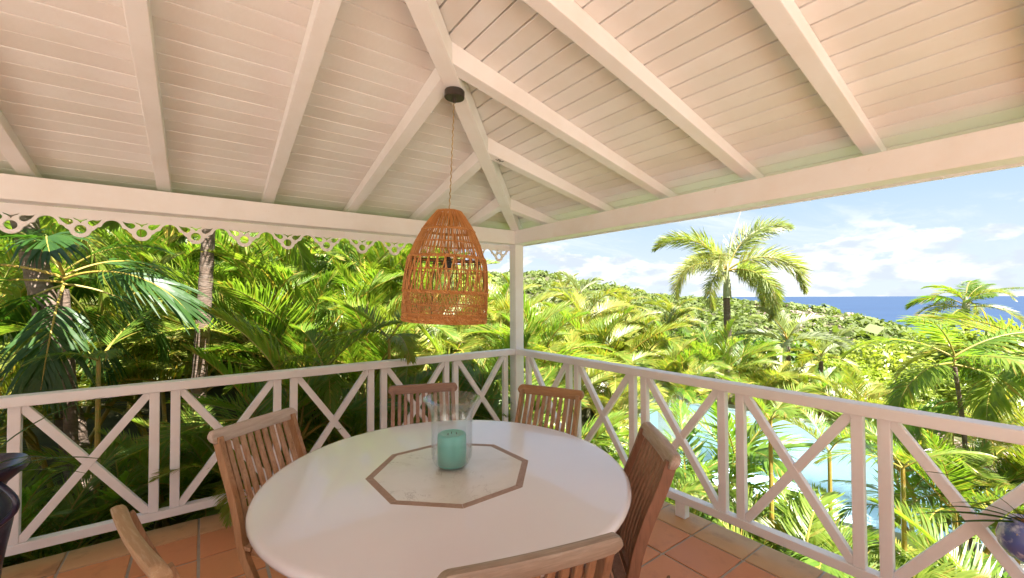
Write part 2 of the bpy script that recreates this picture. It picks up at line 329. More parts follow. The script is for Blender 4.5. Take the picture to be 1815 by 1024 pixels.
tag(sea.build('sea', water_mat('sea_water', (.028, .055, .11), deep=(.020, .038, .080), scale=.05, bump=.5)), 'calm deep blue sea up to the horizon', kind='structure')

# pool: stone deck ring, wall, floor, water
n = len(POOLS); cen = Vector((5.2, -.3)); inner = [Vector((p.x, p.y)) for p in POOLS]
outer = []
for i, p in enumerate(inner):
    t = (inner[(i + 1) % n] - inner[i - 1]).normalized(); nrm = Vector((t.y, -t.x));
    if nrm.dot(p - cen) < 0: nrm = -nrm
    outer.append((p, nrm))
WZ = -1.16
def ring(o0, o1, z0, z1, name, m, near=False, label=''):
    pass
dk = MB()
def near_off(p, nrm): # the terrace on the pavilion side reaches nearly to the deck
    w = max(0, min(1, (4.4 - p.x) / 1.0)); q = p + nrm * .42
    qx = Vector((.75, min(max(p.y * 1.15, -4.2), 2.6)))
    return q.lerp(qx, w)
O2 = [near_off(p, nr) for p, nr in outer]; C1 = [p + nr * .36 for p, nr in outer]
for i in range(n):
    j = (i + 1) % n
    dk.add([(C1[i].x, C1[i].y, -1.105), (C1[j].x, C1[j].y, -1.105), (O2[j].x, O2[j].y, -1.105), (O2[i].x, O2[i].y, -1.105), (O2[i].x, O2[i].y, -1.9), (O2[j].x, O2[j].y, -1.9)], [(0, 1, 2, 3), (3, 2, 5, 4)])
pool = thing('swimming_pool', 'free form turquoise swimming pool with pale stone edge below the deck', 'swimming pool', (5.2, -.3, -1.1))
def P(o, par):  # keep world place while parenting to a moved Empty
    o.parent = par; o.matrix_parent_inverse = Matrix.Translation(-par.location); return o
tag(dk.build('pool_terrace', STONE), 'pale stone paving around the pool', kind='structure')
for i in range(0, n, 2):
    k = i; a0, a1, a2 = inner[k], inner[(k + 1) % n], inner[(k + 2) % n]; b0, b1, b2 = C1[k], C1[(k + 1) % n], C1[(k + 2) % n]
    mb = MB(); sh = .012
    def L2(a, b, t): return a + (b - a) * t
    top = [L2(a0, a1, .03), a1, L2(a1, a2, .97), L2(b1, b2, .97), b1, L2(b0, b1, .03)]
    mb.prism([(q.x, q.y) for q in top], -1.16, -1.085); P(mb.build('coping_stone', STONE, bevel=.008), pool)
pw_ = MB()
for i in range(n):
    j = (i + 1) % n; a, b = inner[i], inner[j]; pw_.add([(a.x, a.y, -1.12), (b.x, b.y, -1.12), (b.x, b.y, -2.3), (a.x, a.y, -2.3)], [(0, 1, 2, 3)])
pw_.add([(p.x, p.y, -2.3) for p in inner], [tuple(range(n))]); P(pw_.build('basin', POOLT), pool)
wt = MB(); area = sum(inner[i].x * inner[(i + 1) % n].y - inner[(i + 1) % n].x * inner[i].y for i in range(n)); wt.add([(p.x, p.y, WZ) for p in (inner if area > 0 else inner[::-1])], [tuple(range(n))]); P(wt.build('water', water_mat('pool_water', (.89, .96, .985), scale=7, bump=.22)), pool)
# round spa at the far left end of the pool
spa = thing('round_spa', 'small round stone spa basin at the far left end of the pool', 'spa', (6.7, 3.55, -1.1))
mb = MB(); mb.lathe([(1.15, -.9), (1.15, .10), (1.12, .14), (.92, .14), (.90, .10), (.90, -.9)], 48); mb.build('rim', STONE, spa)
mb = MB(); mb.lathe([(.90, -.55), (.001, -.55)], 48); mb.build('basin', POOLT, spa)
mb = MB(); mb.add([(.895 * math.cos(2 * PI * k / 48), .895 * math.sin(2 * PI * k / 48), .02) for k in range(48)], [tuple(range(48))]); mb.build('water', MATS.get('w') or bpy.data.materials['pool_water'], spa)

# ------------------------------------------------------------------ floor with tiles
DX = .12
fl = MB(); fl.box(-6.4, .10, -6.4, .10, -1.6, -.006); floor = tag(fl.build('floor', GROUT), 'terracotta tiled terrace floor', kind='structure')
GX = [-.152 - .3 * i for i in range(22)]
pt = MB(); pt.box(-6.402, 3.0, -14, -6.402, -1.6, -.03); ww = MB(); ww.box(-14, -6.402, -14, .10, -1.6, -.03); tag(ww.build('side_bounce_paving', mat('bounce_paving_side', (.66, .58, .52), .8, noise=[((.56, .44, .36), 2, .4, .7, .8)])), 'added pale paving out of view at the side, bouncing sunlight under the roof', kind='structure'); tag(pt.build('back_bounce_paving', mat('bounce_paving_back', (.72, .66, .60), .8, noise=[((.60, .47, .38), 2, .4, .7, .8)])), 'added pale paving out of view behind the pavilion, bouncing sunlight onto the ceiling', kind='structure')  # unseen paving on two sides, added to bounce neutral sunlight up to the ceiling
def tile_mesh(w, h, var):
    rnd = random.Random(var); mb = MB(); mb.box(-w / 2, w / 2, -h / 2, h / 2, -.012, 0)
    return mb.mesh('tile', TERRA, bevel=.004)
TM = [tile_mesh(.286, .286, i) for i in range(2)]
rest = MB()
for i in range(20):
    for j in range(20):
        cx_, cy2 = GX[i] - .15, GX[j] - .15
        if cx_ > -4.0 and cy2 > -3.2 and not (cx_ < -3.6 and cy2 < -1.5):
            link('tile', random.choice(TM), floor, Matrix.Translation((cx_, cy2, random.uniform(-.0015, .0015))) @ Euler((0, 0, random.uniform(-.006, .006))).to_matrix().to_4x4())
        else: rest.box(cx_ - .143, cx_ + .143, cy2 - .143, cy2 + .143, -.012, 0)
tag(rest.build('tile', TERRA, floor), kind='stuff')
def coping(L, w):
    prof = [(0, -.05), (0, 0.0), (w - .035, 0.0), (w - .012, -.008), (w, -.028), (w, -.05)]
    mb = MB(); k = len(prof); mb.add([(-L / 2, y, z) for y, z in prof] + [(L / 2, y, z) for y, z in prof], [tuple(range(k))[::-1], tuple(range(k, 2 * k))] + [(a, (a + 1) % k, k + (a + 1) % k, k + a) for a in range(k)])
    return mb.mesh('edge_tile', TERRA_E, bevel=.003, seg=1)
CMe = coping(.289, .26)
for i in range(16):
    c = GX[i] - .15
    link('edge_tile', CMe, floor, Matrix.Translation((c, -.146, .001)))
    link('edge_tile', CMe, floor, Matrix.Translation((-.146, c, .001)) @ Matrix.Rotation(-PI / 2, 4, 'Z'))
mb = MB(); mb.prism([(-.146, -.146), (.114, -.146), (.114, .09), (.09, .114), (-.146, .114)], -.05, .001); mb.build('edge_tile', TERRA_E, floor, bevel=.01)
mb = MB(); mb.box(-13, .085, .085, .10, -1.6, -.05)

# ------------------------------------------------------------------ pavilion
K = .252; AP = -2.95; Z_RB = 2.096        # roof slope, plan place of the apex, underside of rafters at the beam centre line
RD = .10                                     # rafter depth
pav = thing('pavilion', 'white painted timber pavilion with hipped board ceiling over the dining table', 'pavilion')
def zr(t): return Z_RB + K * t             # t = distance in from the beam line
boxpart('corner_post', RAILW, pav, -.05, .05, -.05, .05, 0, 1.965, bevel=.006)
for (x, y) in ((-5.9, 0), (0, -5.9), (-5.9, -5.9)): boxpart('post', RAILW, pav, x - .05, x + .05, y - .05, y + .05, 0, 1.965, bevel=.006)
boxpart('beam', WHITE, pav, -5.96, -.0605, -.06, .06, 1.965, 2.098, bevel=.006)
boxpart('beam', WHITE, pav, -.06, .06, -5.96, .06, 1.966, 2.0985, bevel=.006)
boxpart('beam', WHITE, pav, -5.96, -.0605, -5.96, -5.84, 1.965, 2.098, bevel=.006)
boxpart('beam', WHITE, pav, -5.96, -5.84, -5.8395, -.0605, 1.965, 2.098, bevel=.006)
EAVE = .42
def side(kx):
    """matrix turning the local frame (rail along X, inwards = -Y) to each of the four sides"""
    return [Matrix.Identity(4), Matrix(((0, 1, 0, 0), (1, 0, 0, 0), (0, 0, 1, 0), (0, 0, 0, 1))),
            Matrix(((1, 0, 0, 0), (0, -1, 0, -5.9), (0, 0, 1, 0), (0, 0, 0, 1))), Matrix(((0, -1, 0, -5.9), (1, 0, 0, 0), (0, 0, 1, 0), (0, 0, 0, 1)))][kx]
LEFTR = [-.488, -1.035, -1.598, -2.172, -2.746, -3.332, -3.90, -4.46, -5.03]
RIGHTR = [-.425, -1.105, -1.663, -2.232, -2.790, -3.36, -3.93, -4.5, -5.06]
def fix(vs_, M): return [M @ Vector(v) for v in vs_]
for sd in range(4):
    M = side(sd)
    for x in (LEFTR if sd in (0, 3) else RIGHTR):
        tin = min(-x, 5.9 + x) - .045        # inwards reach until the hip
        y0, y1 = EAVE - .03, -tin; w = .035
        z0, z1 = zr(-y0), zr(-y1)
        ye = lambda q: max(q, -5.9 - q) + .028            # mitred against the hip
        ya, yb = ye(x - w), ye(x + w)
        vs_ = [(x - w, y0, z0 + .05), (x + w, y0, z0 + .05), (x - w, y0, z0 + RD), (x + w, y0, z0 + RD), (x - w, ya, zr(-ya)), (x + w, yb, zr(-yb)), (x - w, ya, zr(-ya) + RD), (x + w, yb, zr(-yb) + RD)]
        mb = MB(); mb.hexa(fix(vs_, M)); mb.build('rafter', WHITE, pav, bevel=.004)
    # blocking above the beam between the rafters is left open to the eave; boards run along the side
for (sx, sy) in ((0, 0), (1, 0), (0, 1), (1, 1)):
    def cp(t): return Vector((-t if not sx else -5.9 + t, -t if not sy else -5.9 + t, 0))
    a, b = cp(-.14), cp(2.95); d = (b - a).normalized(); q = Vector((-d.y, d.x, 0)) * .042
    za, zb = zr(-.14) - .014, zr(2.95) - .014
    mb = MB(); mb.hexa([a - q + Vector((0, 0, za)), a + q + Vector((0, 0, za)), a - q + Vector((0, 0, za + RD)), a + q + Vector((0, 0, za + RD)),
                        b - q + Vector((0, 0, zb)), b + q + Vector((0, 0, zb)), b - q + Vector((0, 0, zb + RD)), b + q + Vector((0, 0, zb + RD))]); mb.build('hip_rafter', WHITE, pav, bevel=.004)
# ceiling boards, each side its own ceiling part with its planks under it; open joints between boards
PW = .095
for sd in range(4):
    M = side(sd)
    back = MB(); e = EAVE
    zt = lambda t: zr(t) + RD
    for nm, dz in (('ceiling', .022),):
        p = [(e, e), (-5.9 - e, e), (AP, AP)]
        vs_ = [(x, y, zt(-y) + dz + h) for h in (0, .05) for x, y in p]
        back.add(fix(vs_, M), [(0, 2, 1), (3, 4, 5), (0, 1, 4, 3), (1, 2, 5, 4), (2, 0, 3, 5)])
    cl = back.build('ceiling', mat('roof_underlay', (.03, .022, .018), .9), pav)
    g = .008 if sd == 1 else .004
    y = EAVE; t = 0
    seen = sd < 2
    while y > AP + .02:
        y0, y1 = y - g / 2, max(y - PW * (1.0 if sd != 1 else 1.0), AP) + g / 2
        xa0, xb0 = y0, -5.9 - y0; xa1, xb1 = y1, -5.9 - y1
        a, th_ = .001, .016
        vs_ = [(xb0, y0, zt(-y0) + a), (xa0, y0, zt(-y0) + a), (xb1, y1, zt(-y1) + a), (xa1, y1, zt(-y1) + a)]
        vs_ = vs_ + [(v[0], v[1], v[2] + th_) for v in vs_]
        o = MB(); o.hexa(fix(vs_, M)); jz = random.uniform(-.0008, .0008); pl = o.build('plank', WHITE_BOARD, cl, bevel=.0012 if seen else 0, seg=1); pl.location.z = jz
        y -= PW
# fascia boards at the eaves and small hooks under the right one
for sd in range(4):
    M = side(sd); mb = MB(); z = zr(-EAVE)
    mb.box(-5.9 - EAVE - .02, EAVE + (.02 if sd in (0, 2) else -.001), EAVE + .001, EAVE + .02, z + .034, z + .18, M=M); mb.build('fascia', WHITE, pav, bevel=.003)

# fretwork valance below the left beam: scalloped board with pierced pattern
def fret_unit():
    cu = bpy.data.curves.new('fret', 'CURVE'); cu.dimensions = '2D'; cu.fill_mode = 'BOTH'; cu.extrude = .006; cu.resolution_u = 3
    def poly(pts, bez=False):
        s = cu.splines.new('POLY'); s.points.add(len(pts) - 1)
        for i, p in enumerate(pts): s.points[i].co = (p[0], p[1], 0, 1)
        s.use_cyclic_u = True
    h = .1342
    def arc(cx_, cy_, r, a0, a1, k=10): return [(cx_ + r * math.cos(R(a0 + (a1 - a0) * i / k)), cy_ + r * math.sin(R(a0 + (a1 - a0) * i / k))) for i in range(k + 1)]
    out = [(-h, .118), (-h, .066)]
    # lower edge: concave arches at the sides, bumps, round lobe in the middle (z 0 = circle centre)
    right = [(h, .066), (h - .012, .064), (h - .025, .058), (h - .036, .047), (h - .042, .035), (h - .045, .025), (h - .052, .020), (h - .060, .019), (h - .068, .012), (h - .074, .002)]
    lobe = arc(0, -.002, .046, -8, -172, 14)
    out = [(h, .118)] + right + [(x, y) for x, y in lobe] + [(-x, y) for x, y in right[::-1]] + [(-h, .118)]
    poly(out)
    poly(arc(0, 0, .026, 0, 345, 16))
    for s in (-1, 1):
        poly([(s * x, y) for x, y in [(.038, .026), (.030, .036), (.030, .046), (.037, .054), (.050, .058), (.066, .057), (.080, .060), (.090, .066), (.083, .052), (.075, .040), (.062, .028), (.050, .022)]])
    poly([(0, .034), (.006, .044), (.013, .051), (.024, .056), (.034, .066), (.020, .061), (.006, .055), (0, .053), (-.006, .055), (-.020, .061), (-.034, .066), (-.024, .056), (-.013, .051), (-.006, .044)])
    o = bpy.data.objects.new('tmp', cu); COL.objects.link(o); bpy.context.view_layer.update()
    me = bpy.data.meshes.new_from_object(o.evaluated_get(bpy.context.evaluated_depsgraph_get())); bpy.data.objects.remove(o)
    me.materials.clear(); me.materials.append(WHITE); me.name = 'fretwork'; return me
FU = fret_unit()
for i in range(21):
    x = -.166 - .2685 * i
    if x < -5.8: break
    link('fretwork_panel', FU, pav, Matrix.Translation((x, .068, 1.847)) @ Matrix.Rotation(PI / 2, 4, 'X'))
hook = MB(); hook.tube([(0, 0, .015), (0, 0, 0)] + [(.006 - .006 * math.cos(a), 0, -.006 * math.sin(a)) for a in (R(40), R(80), R(120), R(160))], .0018, 5)
hookm = hook.mesh('hook', WHITE)
for k, (px, py) in enumerate([(1205, 385), (1274, 375), (1350, 364), (1437, 350), (1542, 334), (1671, 313)]):
    d = at(px, py, 1) - CAM; t = (.075 - CAM.x) / d.x; p = CAM + d * t
    o = link('hook', hookm, pav, Matrix.Translation((.064, p.y, 1.957))); o['label'] = 'small white hook under the right roof beam'

# ------------------------------------------------------------------ railings
def railing(name, label, pairs, end, M, feet, L):
    t = thing(name, label, 'railing', (0, 0, 0), 0)
    def bx(nm, *b, bevel=.004):
        mb = MB(); mb.box(*b, M=M); return mb.build(nm, RAILW, t, bevel=bevel)
    bx('handrail', -L, -.0505, -.045, .045, .873, .929, bevel=.007)
    bx('bottom_rail', -L, -.0505, -.028, .028, .098, .148)
    ups = [end]
    for c, h in pairs: ups += [c + h, c - h]
    for u in ups: bx('baluster', u - .024, u + .024, -.021, .021, .148, .873)
    for i in range(0, len(ups) - 1, 2):
        xa, xb = ups[i] - .024, ups[i + 1] + .024
        z0, z1 = .150, .871
        for s, dd in ((0, .018), (1, .0155)):
            a = Vector((xa if s else xb, 0, z0)); b = Vector((xb if s else xa, 0, z1)); d = (b - a); hw = .0215
            # ends cut vertical against the balusters
            off = hw / abs(d.x) * d.length
            A1 = [(a.x, z0), (a.x, z0 + off), (b.x - (1 if d.x > 0 else -1) * 0, z1 - off * 0)]
            sx = 1 if d.x > 0 else -1; k = d.z / abs(d.x); wx = off / k
            poly = [(a.x, z0), (a.x + sx * wx, z0), (b.x, z1 - off), (b.x, z1), (b.x - sx * wx, z1), (a.x, z0 + off)]
            mb = MB(); MM = M @ Matrix(((1, 0, 0, 0), (0, 0, 1, 0), (0, 1, 0, 0), (0, 0, 0, 1))); mb.prism(poly, -dd, dd, M=MM); mb.build('brace', RAILW, t, bevel=.003)
    for f in feet: bx('foot', f - .035, f + .035, -.026, .026, .002, .098)
    return t
# left: local x = world x
LP = [(-.745, .046), (-1.4075, .052), (-2.063, .052), (-2.725, .050), (-3.393, .050), (-4.06, .05), (-4.72, .05)]
railing('railing', 'white cross braced railing along the jungle side, left of the corner post', LP, -.147, Matrix.Identity(4), [-.45, -1.75, -4.4], 5.85)
RP = [(-.795, .050), (-1.463, .052), (-2.125, .054), (-2.776, .050), (-3.44, .05), (-4.10, .05), (-4.77, .05)]
railing('railing', 'white cross braced railing above the pool, right of the corner post', RP, -.19, Matrix(((0, 1, 0, 0), (1, 0, 0, 0), (0, 0, 1, 0), (0, 0, 0, 1))), [-.45, -1.795, -3.10, -4.4], 5.85)

# ------------------------------------------------------------------ table
TC = Vector((-1.735, -1.86)); TR = .70
tb = thing('dining_table', 'round white table with octagonal marble inlay in the middle of the deck', 'table', (TC.x, TC.y, 0))
mb = MB(); n = 128
prof = [(.36, .715), (TR - .03, .715), (TR - .012, .717), (TR - .003, .724), (TR, .733), (TR - .002, .742), (TR - .008, .748), (TR - .018, .750), (TR - .021, .7501), (TR - .05, .7501), (.34, .7501), (.20, .7501), (.001, .7501)]
mb.lathe(prof, n); mb.build('tabletop', TABLEW, tb, smooth=False)
tb.children[0].data.polygons.foreach_set('use_smooth', [True] * len(tb.children[0].data.polygons))
tb.children[0].data.set_sharp_from_angle(angle=R(50))
OA = [PI / 8 + PI / 4 * i + R(1.5) for i in range(8)]
def octr(r): return [Vector((r * math.cos(a), r * math.sin(a))) for a in OA]
o1, o2 = octr(.327), octr(.298)
BORD = teak('inlay_wood', (.30, .20, .16), (.38, .27, .22), (.2, .13, .1), (6, 6, 6))
for i in range(8):
    j = (i + 1) % 8; mb = MB(); sh = .0015
    t = (o1[j] - o1[i]).normalized() * .0006
    mb.prism([tuple(o2[i] + t), tuple(o1[i] + t), tuple(o1[j] - t), tuple(o2[j] - t)], .7492, .7510); mb.build('inlay_strip', BORD, tb, bevel=.0006, seg=1)
mb = MB(); mb.prism([tuple(p) for p in octr(.2975)], .7492, .7506)
mo = mb.build('marble_inlay', MARBLE, tb)
# veins of the marble: thin dark band where a noise crosses its middle value
t = MARBLE.node_tree; b = t.nodes['Principled BSDF']; src = b.inputs['Base Color'].links[0].from_socket
co = nn(t, 'ShaderNodeTexCoord'); no = nn(t, 'ShaderNodeTexNoise', Scale=4.5, Detail=8.0, Roughness=.65, Distortion=.9); t.links.new(co.outputs['Object'], no.inputs[0])
ab = nn(t, 'ShaderNodeMath', operation='SUBTRACT'); t.links.new(no.outputs[0], ab.inputs[0]); ab.inputs[1].default_value = .53
ab2 = nn(t, 'ShaderNodeMath', operation='ABSOLUTE'); t.links.new(ab.outputs[0], ab2.inputs[0])
mr = nn(t, 'ShaderNodeMapRange'); mr.inputs[1].default_value = .0; mr.inputs[2].default_value = .007; mr.inputs[3].default_value = .6; mr.inputs[4].default_value = 0; t.links.new(ab2.outputs[0], mr.inputs[0])
n5 = nn(t, 'ShaderNodeTexNoise', Scale=5.0); t.links.new(co.outputs['Object'], n5.inputs[0])
mr2 = nn(t, 'ShaderNodeMapRange'); mr2.inputs[1].default_value = .48; mr2.inputs[2].default_value = .62; t.links.new(n5.outputs[0], mr2.inputs[0])
ml = nn(t, 'ShaderNodeMath', operation='MULTIPLY'); t.links.new(mr.outputs[0], ml.inputs[0]); t.links.new(mr2.outputs[0], ml.inputs[1])
mx = nn(t, 'ShaderNodeMix', data_type='RGBA'); t.links.new(src, mx.inputs[6]); mx.inputs[7].default_value = (.16, .12, .11, 1); t.links.new(ml.outputs[0], mx.inputs[0]); t.links.new(mx.outputs[2], b.inputs['Base Color'])
mb = MB(); mb.lathe([(.22, .7), (.20, .66), (.07, .62), (.06, .2), (.09, .08), (.30, .03), (.30, 0)], 32); mb.build('pedestal', TABLEW, tb, smooth=True)
mb = MB(); mb.lathe([(.001, .714), (.40, .714), (.40, .69), (.001, .69)], 32); mb.build('underframe', TABLEW, tb)

# hurricane glass and candle
HV = Vector((-1.719, -1.838, .7507))
hg = thing('hurricane_glass', 'clear glass hurricane vase with flared rim on the marble inlay', 'vase', HV)
outp = [(.001, .0), (.038, .0), (.052, .003), (.066, .014), (.078, .035), (.081, .06), (.081, .12), (.082, .185), (.088, .205), (.100, .224), (.110, .236), (.1135, .2385), (.1135, .2415)]
inp = [(.1090, .2415), (.1080, .2385), (.0975, .226), (.085, .208), (.0785, .185), (.0775, .12), (.0775, .06), (.073, .036), (.06, .018), (.045, .010), (.001, .009)]
mb = MB(); mb.lathe([(q[0] * 1.03, q[1] * 1.16) for q in outp + [(.1115, .2432)] + inp], 64); mb.build('glass', GLASS, hg, smooth=True)
cn = thing('candle', 'thick teal pillar candle inside the glass vase', 'candle', HV + Vector((0, 0, .0105)))
mb = MB(); mb.lathe([(.001, 0), (.054, 0), (.0575, .004), (.058, .012), (.058, .115), (.0565, .123), (.052, .1265), (.044, .1265), (.038, .122), (.02, .119), (.001, .119)], 64); mb.build('wax', CANDLE, cn, smooth=True)
for dx, dy in ((-.016, .004), (.004, .012), (.017, -.006)):
    mb = MB(); mb.tube([(dx, dy, .117), (dx + .001, dy, .127)], .0014, 6); mb.build('wick', BLACK, cn)

# ------------------------------------------------------------------ chairs
def chair(label, A, B, top, body, body2, cushion=False, tie=False):
    A, B = Vector(A), Vector(B); mid = (A + B) / 2; e = (B - A).normalized(); nrm = Vector((-e.y, e.x))
    if nrm.dot(TC - mid) < 0: nrm = -nrm
    rz = math.atan2(nrm.y, nrm.x) - PI / 2
    TOPY = -.335
    loc = mid - nrm * TOPY
    t = thing('chair', label, 'chair', (loc.x, loc.y, 0), rz, 'slatted folding chairs around the round table')
    W2 = .195
    curve = [(-.340, .865), (-.318, .80), (-.292, .735), (-.264, .67), (-.238, .60), (-.217, .53), (-.203, .46)]
    def stile(x):
        pts = curve + [(-.18, .40), (-.10, .28), (.04, .14), (.17, 0)]
        wd = .040; mb = MB(); L = len(pts); vs_ = []
        for i, (y, z) in enumerate(pts):
            y0, z0 = pts[max(i - 1, 0)]; y1, z1 = pts[min(i + 1, L - 1)]; d = Vector((y1 - y0, z1 - z0)).normalized(); q = Vector((-d.y, d.x)) * wd / 2
            for s in (-1, 1):
                for xx in (-.011, .011): vs_.append((x + xx, y + q.x * s, max(z + q.y * s, 0)))
        fs = []
        for i in range(L - 1):
            o = i * 4; fs += [(o, o + 1, o + 5, o + 4), (o + 1, o + 3, o + 7, o + 5), (o + 3, o + 2, o + 6, o + 7), (o + 2, o, o + 4, o + 6)]
        fs += [(0, 2, 3, 1), (L * 4 - 4, L * 4 - 3, L * 4 - 1, L * 4 - 2)]
        mb.add(vs_, fs); return mb
    for x in (-W2 + .012, W2 - .012): stile(x).build('frame_leg', body, t, bevel=.003)
    # back slats
    ns = 9
    for i in range(ns):
        x = -W2 + .050 + (2 * W2 - .1) * i / (ns - 1); mb = MB(); vs_ = []; L = len(curve); w = .0105
        for k, (y, z) in enumerate(curve):
            yy = y - .012 * (1 - (x / W2) ** 2)
            y0, z0 = curve[max(k - 1, 0)]; y1, z1 = curve[min(k + 1, L - 1)]; d = Vector((y1 - y0, z1 - z0)).normalized(); q = Vector((-d.y, d.x)) * .007
            for s in (-1, 1):
                for xx in (-w, w): vs_.append((x + xx, yy + q.x * s, z + q.y * s))
        fs = []
        for k in range(L - 1):
            o = k * 4; fs += [(o, o + 1, o + 5, o + 4), (o + 1, o + 3, o + 7, o + 5), (o + 3, o + 2, o + 6, o + 7), (o + 2, o, o + 4, o + 6)]
        fs += [(0, 2, 3, 1), (L * 4 - 4, L * 4 - 3, L * 4 - 1, L * 4 - 2)]
        mb.add(vs_, fs); mb.build('back_slat', body2, t, bevel=.002, seg=1)
    # top rail: rounded board, slightly bowed
    mb = MB(); nseg = 36; vs_ = []; ncs = 12; hw = .213
    for i in range(nseg + 1):
        u = -1 + 2 * i / nseg; u = math.sin(u * PI / 2) if abs(u) > .5 else u * math.sin(PI / 4) / .5; x = u * hw; en = max(0, 1 - (max(0, abs(x) - (hw - .022)) / .022) ** 2) ** .5; en = max(en, .12)
        for k in range(ncs):
            a = 2 * PI * k / ncs; ca, sa = math.cos(a), math.sin(a)
            yy = .0165 * (abs(ca) ** .5) * (1 if ca > 0 else -1); zz_ = .027 * (abs(sa) ** .6) * (1 if sa > 0 else -1) * en
            tilt = -.35; y2 = yy * math.cos(tilt) - zz_ * math.sin(tilt) * -1; z2 = zz_
            vs_.append((x, -.345 - .009 * (1 - u * u) + yy - zz_ * .33, .868 + zz_))
    fs = [(i * ncs + k, i * ncs + (k + 1) % ncs, (i + 1) * ncs + (k + 1) % ncs, (i + 1) * ncs + k) for i in range(nseg) for k in range(ncs)] + [tuple(range(ncs))[::-1], tuple(nseg * ncs + k for k in range(ncs))]
    mb.add(vs_, fs); mb.build('top_rail', top, t, smooth=True)
    boxpart('lower_rail', body, t, -W2 + .024, W2 - .024, -.213, -.193, .430, .470)
    for x in (-W2 + .036, W2 - .036):
        mb = MB(); mb.bar((x, .215, .425), (x, -.27, .012), .02, .038, up=(0, .6, .6)); mb.build('cross_leg', body, t, bevel=.002)
        boxpart('seat_rail', body, t, x - .010, x + .010, -.19, .22, .405, .436)
    for i in range(8):
        y = -.165 + .052 * i; boxpart('seat_slat', body2, t, -W2 + .004, W2 - .004, y - .021, y + .021, .4365, .452, bevel=.002)
    boxpart('stretcher', body, t, -W2 + .046, W2 - .046, -.13, -.11, .16, .185, M=None)
    if tie:
        mb = MB(); pts = []
        zc = .615; yc = -.243
        for a in range(0, 361, 24): pts.append((W2 - .012 + .020 * math.cos(R(a)), yc + .030 * math.sin(R(a)) , zc + .008 * math.cos(R(a))))
        mb.tube(pts, .0035, 6); mb.tube([(W2 + .008, yc + .005, zc), (W2 + .024, yc - .006, zc - .03), (W2 + .016, yc + .003, zc - .055)], .003, 6)
        mb.tube([(W2 + .008, yc + .005, zc), (W2 + .022, yc + .014, zc - .022), (W2 + .03, yc + .012, zc - .06)], .003, 6)
        tag(mb.build('cushion_tie', CLOTH, t), 'white fabric tie knotted round the back frame')
    return t
UPR = (5, 5, .6); ALX = (.6, 6, 6)
chair('folding teak chair with sun bleached pale top rail, left of the table by the railing', (-2.487, -1.245), (-2.185, -1.04),
      teak('bleached_top', (.50, .42, .37), (.36, .28, .23), (.58, .52, .47), ALX), teak('teak_red', (.32, .165, .075), (.42, .25, .13), (.19, .09, .04), UPR), teak('teak_red2', (.36, .20, .10), (.50, .34, .23), (.2, .1, .05), UPR))
chair('folding teak chair with pinkish brown back, left of the two chairs at the corner post', (-1.60, -.84), (-1.245, -.985),
      teak('pink_top', (.30, .18, .13), (.22, .12, .085), (.38, .25, .19), ALX), teak('pink_body', (.27, .15, .105), (.36, .23, .17), (.18, .09, .06), UPR), teak('pink_body2', (.29, .17, .12), (.38, .25, .2), (.2, .1, .07), UPR))
chair('folding teak chair with honey coloured back, right of the two chairs at the corner post', (-.935, -1.285), (-.775, -1.635),
      teak('honey_top', (.36, .19, .08), (.26, .12, .05), (.44, .26, .13), ALX), teak('honey_body', (.30, .165, .08), (.4, .24, .13), (.18, .09, .045), UPR), teak('honey_body2', (.32, .18, .10), (.42, .27, .16), (.2, .1, .05), UPR))
chair('folding teak chair seen from the side, right of the table by the pool railing', (-.985, -2.225), (-1.235, -2.525),
      teak('pale_top', (.42, .34, .29), (.26, .17, .12), (.52, .45, .40), ALX), teak('dark_body', (.19, .085, .045), (.27, .13, .075), (.11, .045, .025), UPR), teak('dark_body2', (.24, .12, .07), (.34, .20, .13), (.13, .055, .03), UPR))
chair('folding teak chair with grey weathered top rail nearest the camera', (-2.15, -2.60), (-1.762, -2.715),
      teak('grey_top', (.30, .245, .20), (.19, .145, .115), (.38, .33, .28), ALX), teak('brown_body', (.20, .10, .055), (.30, .17, .1), (.12, .055, .03), UPR), teak('brown_body2', (.23, .115, .06), (.33, .19, .11), (.13, .06, .03), UPR), tie=True)
chair('folding teak chair seen end on, left of the table at the bottom edge', (-2.712, -1.83), (-2.60, -2.24),
      teak('tan_top', (.36, .24, .14), (.26, .16, .09), (.48, .38, .28), ALX), teak('tan_body', (.26, .14, .07), (.36, .22, .13), (.16, .08, .04), UPR), teak('tan_body2', (.26, .14, .07), (.36, .22, .13), (.16, .08, .04), UPR))

# ------------------------------------------------------------------ pendant lamp
LC = Vector((-1.541, -1.541, zr(1.541) - .012))
axis_tilt = Matrix.Rotation(R(2.6), 4, FW)
lamp = thing('pendant_lamp', 'woven rattan basket pendant lamp hanging over the table', 'lamp', LC)
lamp.rotation_euler = axis_tilt.to_euler()
mb = MB(); mb.lathe([(.001, 0), (.047, 0), (.050, -.004), (.050, -.034), (.047, -.038), (.010, -.038), (.008, -.060), (.001, -.060)], 40); cnp = mb.build('canopy', BRONZE, lamp); 
TOPZ = -.605
mb = MB()
pts = [(0.0018 * math.cos(i * .9), .0018 * math.sin(i * .9), -.055 + (TOPZ - .235 + .055) * i / 160) for i in range(161)]
mb.tube(pts, .0026, 5); mb.build('cord', CORD, lamp)
PR = [(0, .058), (.033, .085), (.097, .128), (.163, .160), (.233, .186), (.296, .197), (.40, .205), (.463, .207), (.54, .203)]
def prad(h): return float(np.interp(h, [a for a, _ in PR], [b for _, b in PR]))
def lp(a, h, dr=0): r_ = prad(h) + dr; return Vector((r_ * math.cos(a), r_ * math.sin(a), TOPZ - h))
rnd = random.Random(3)
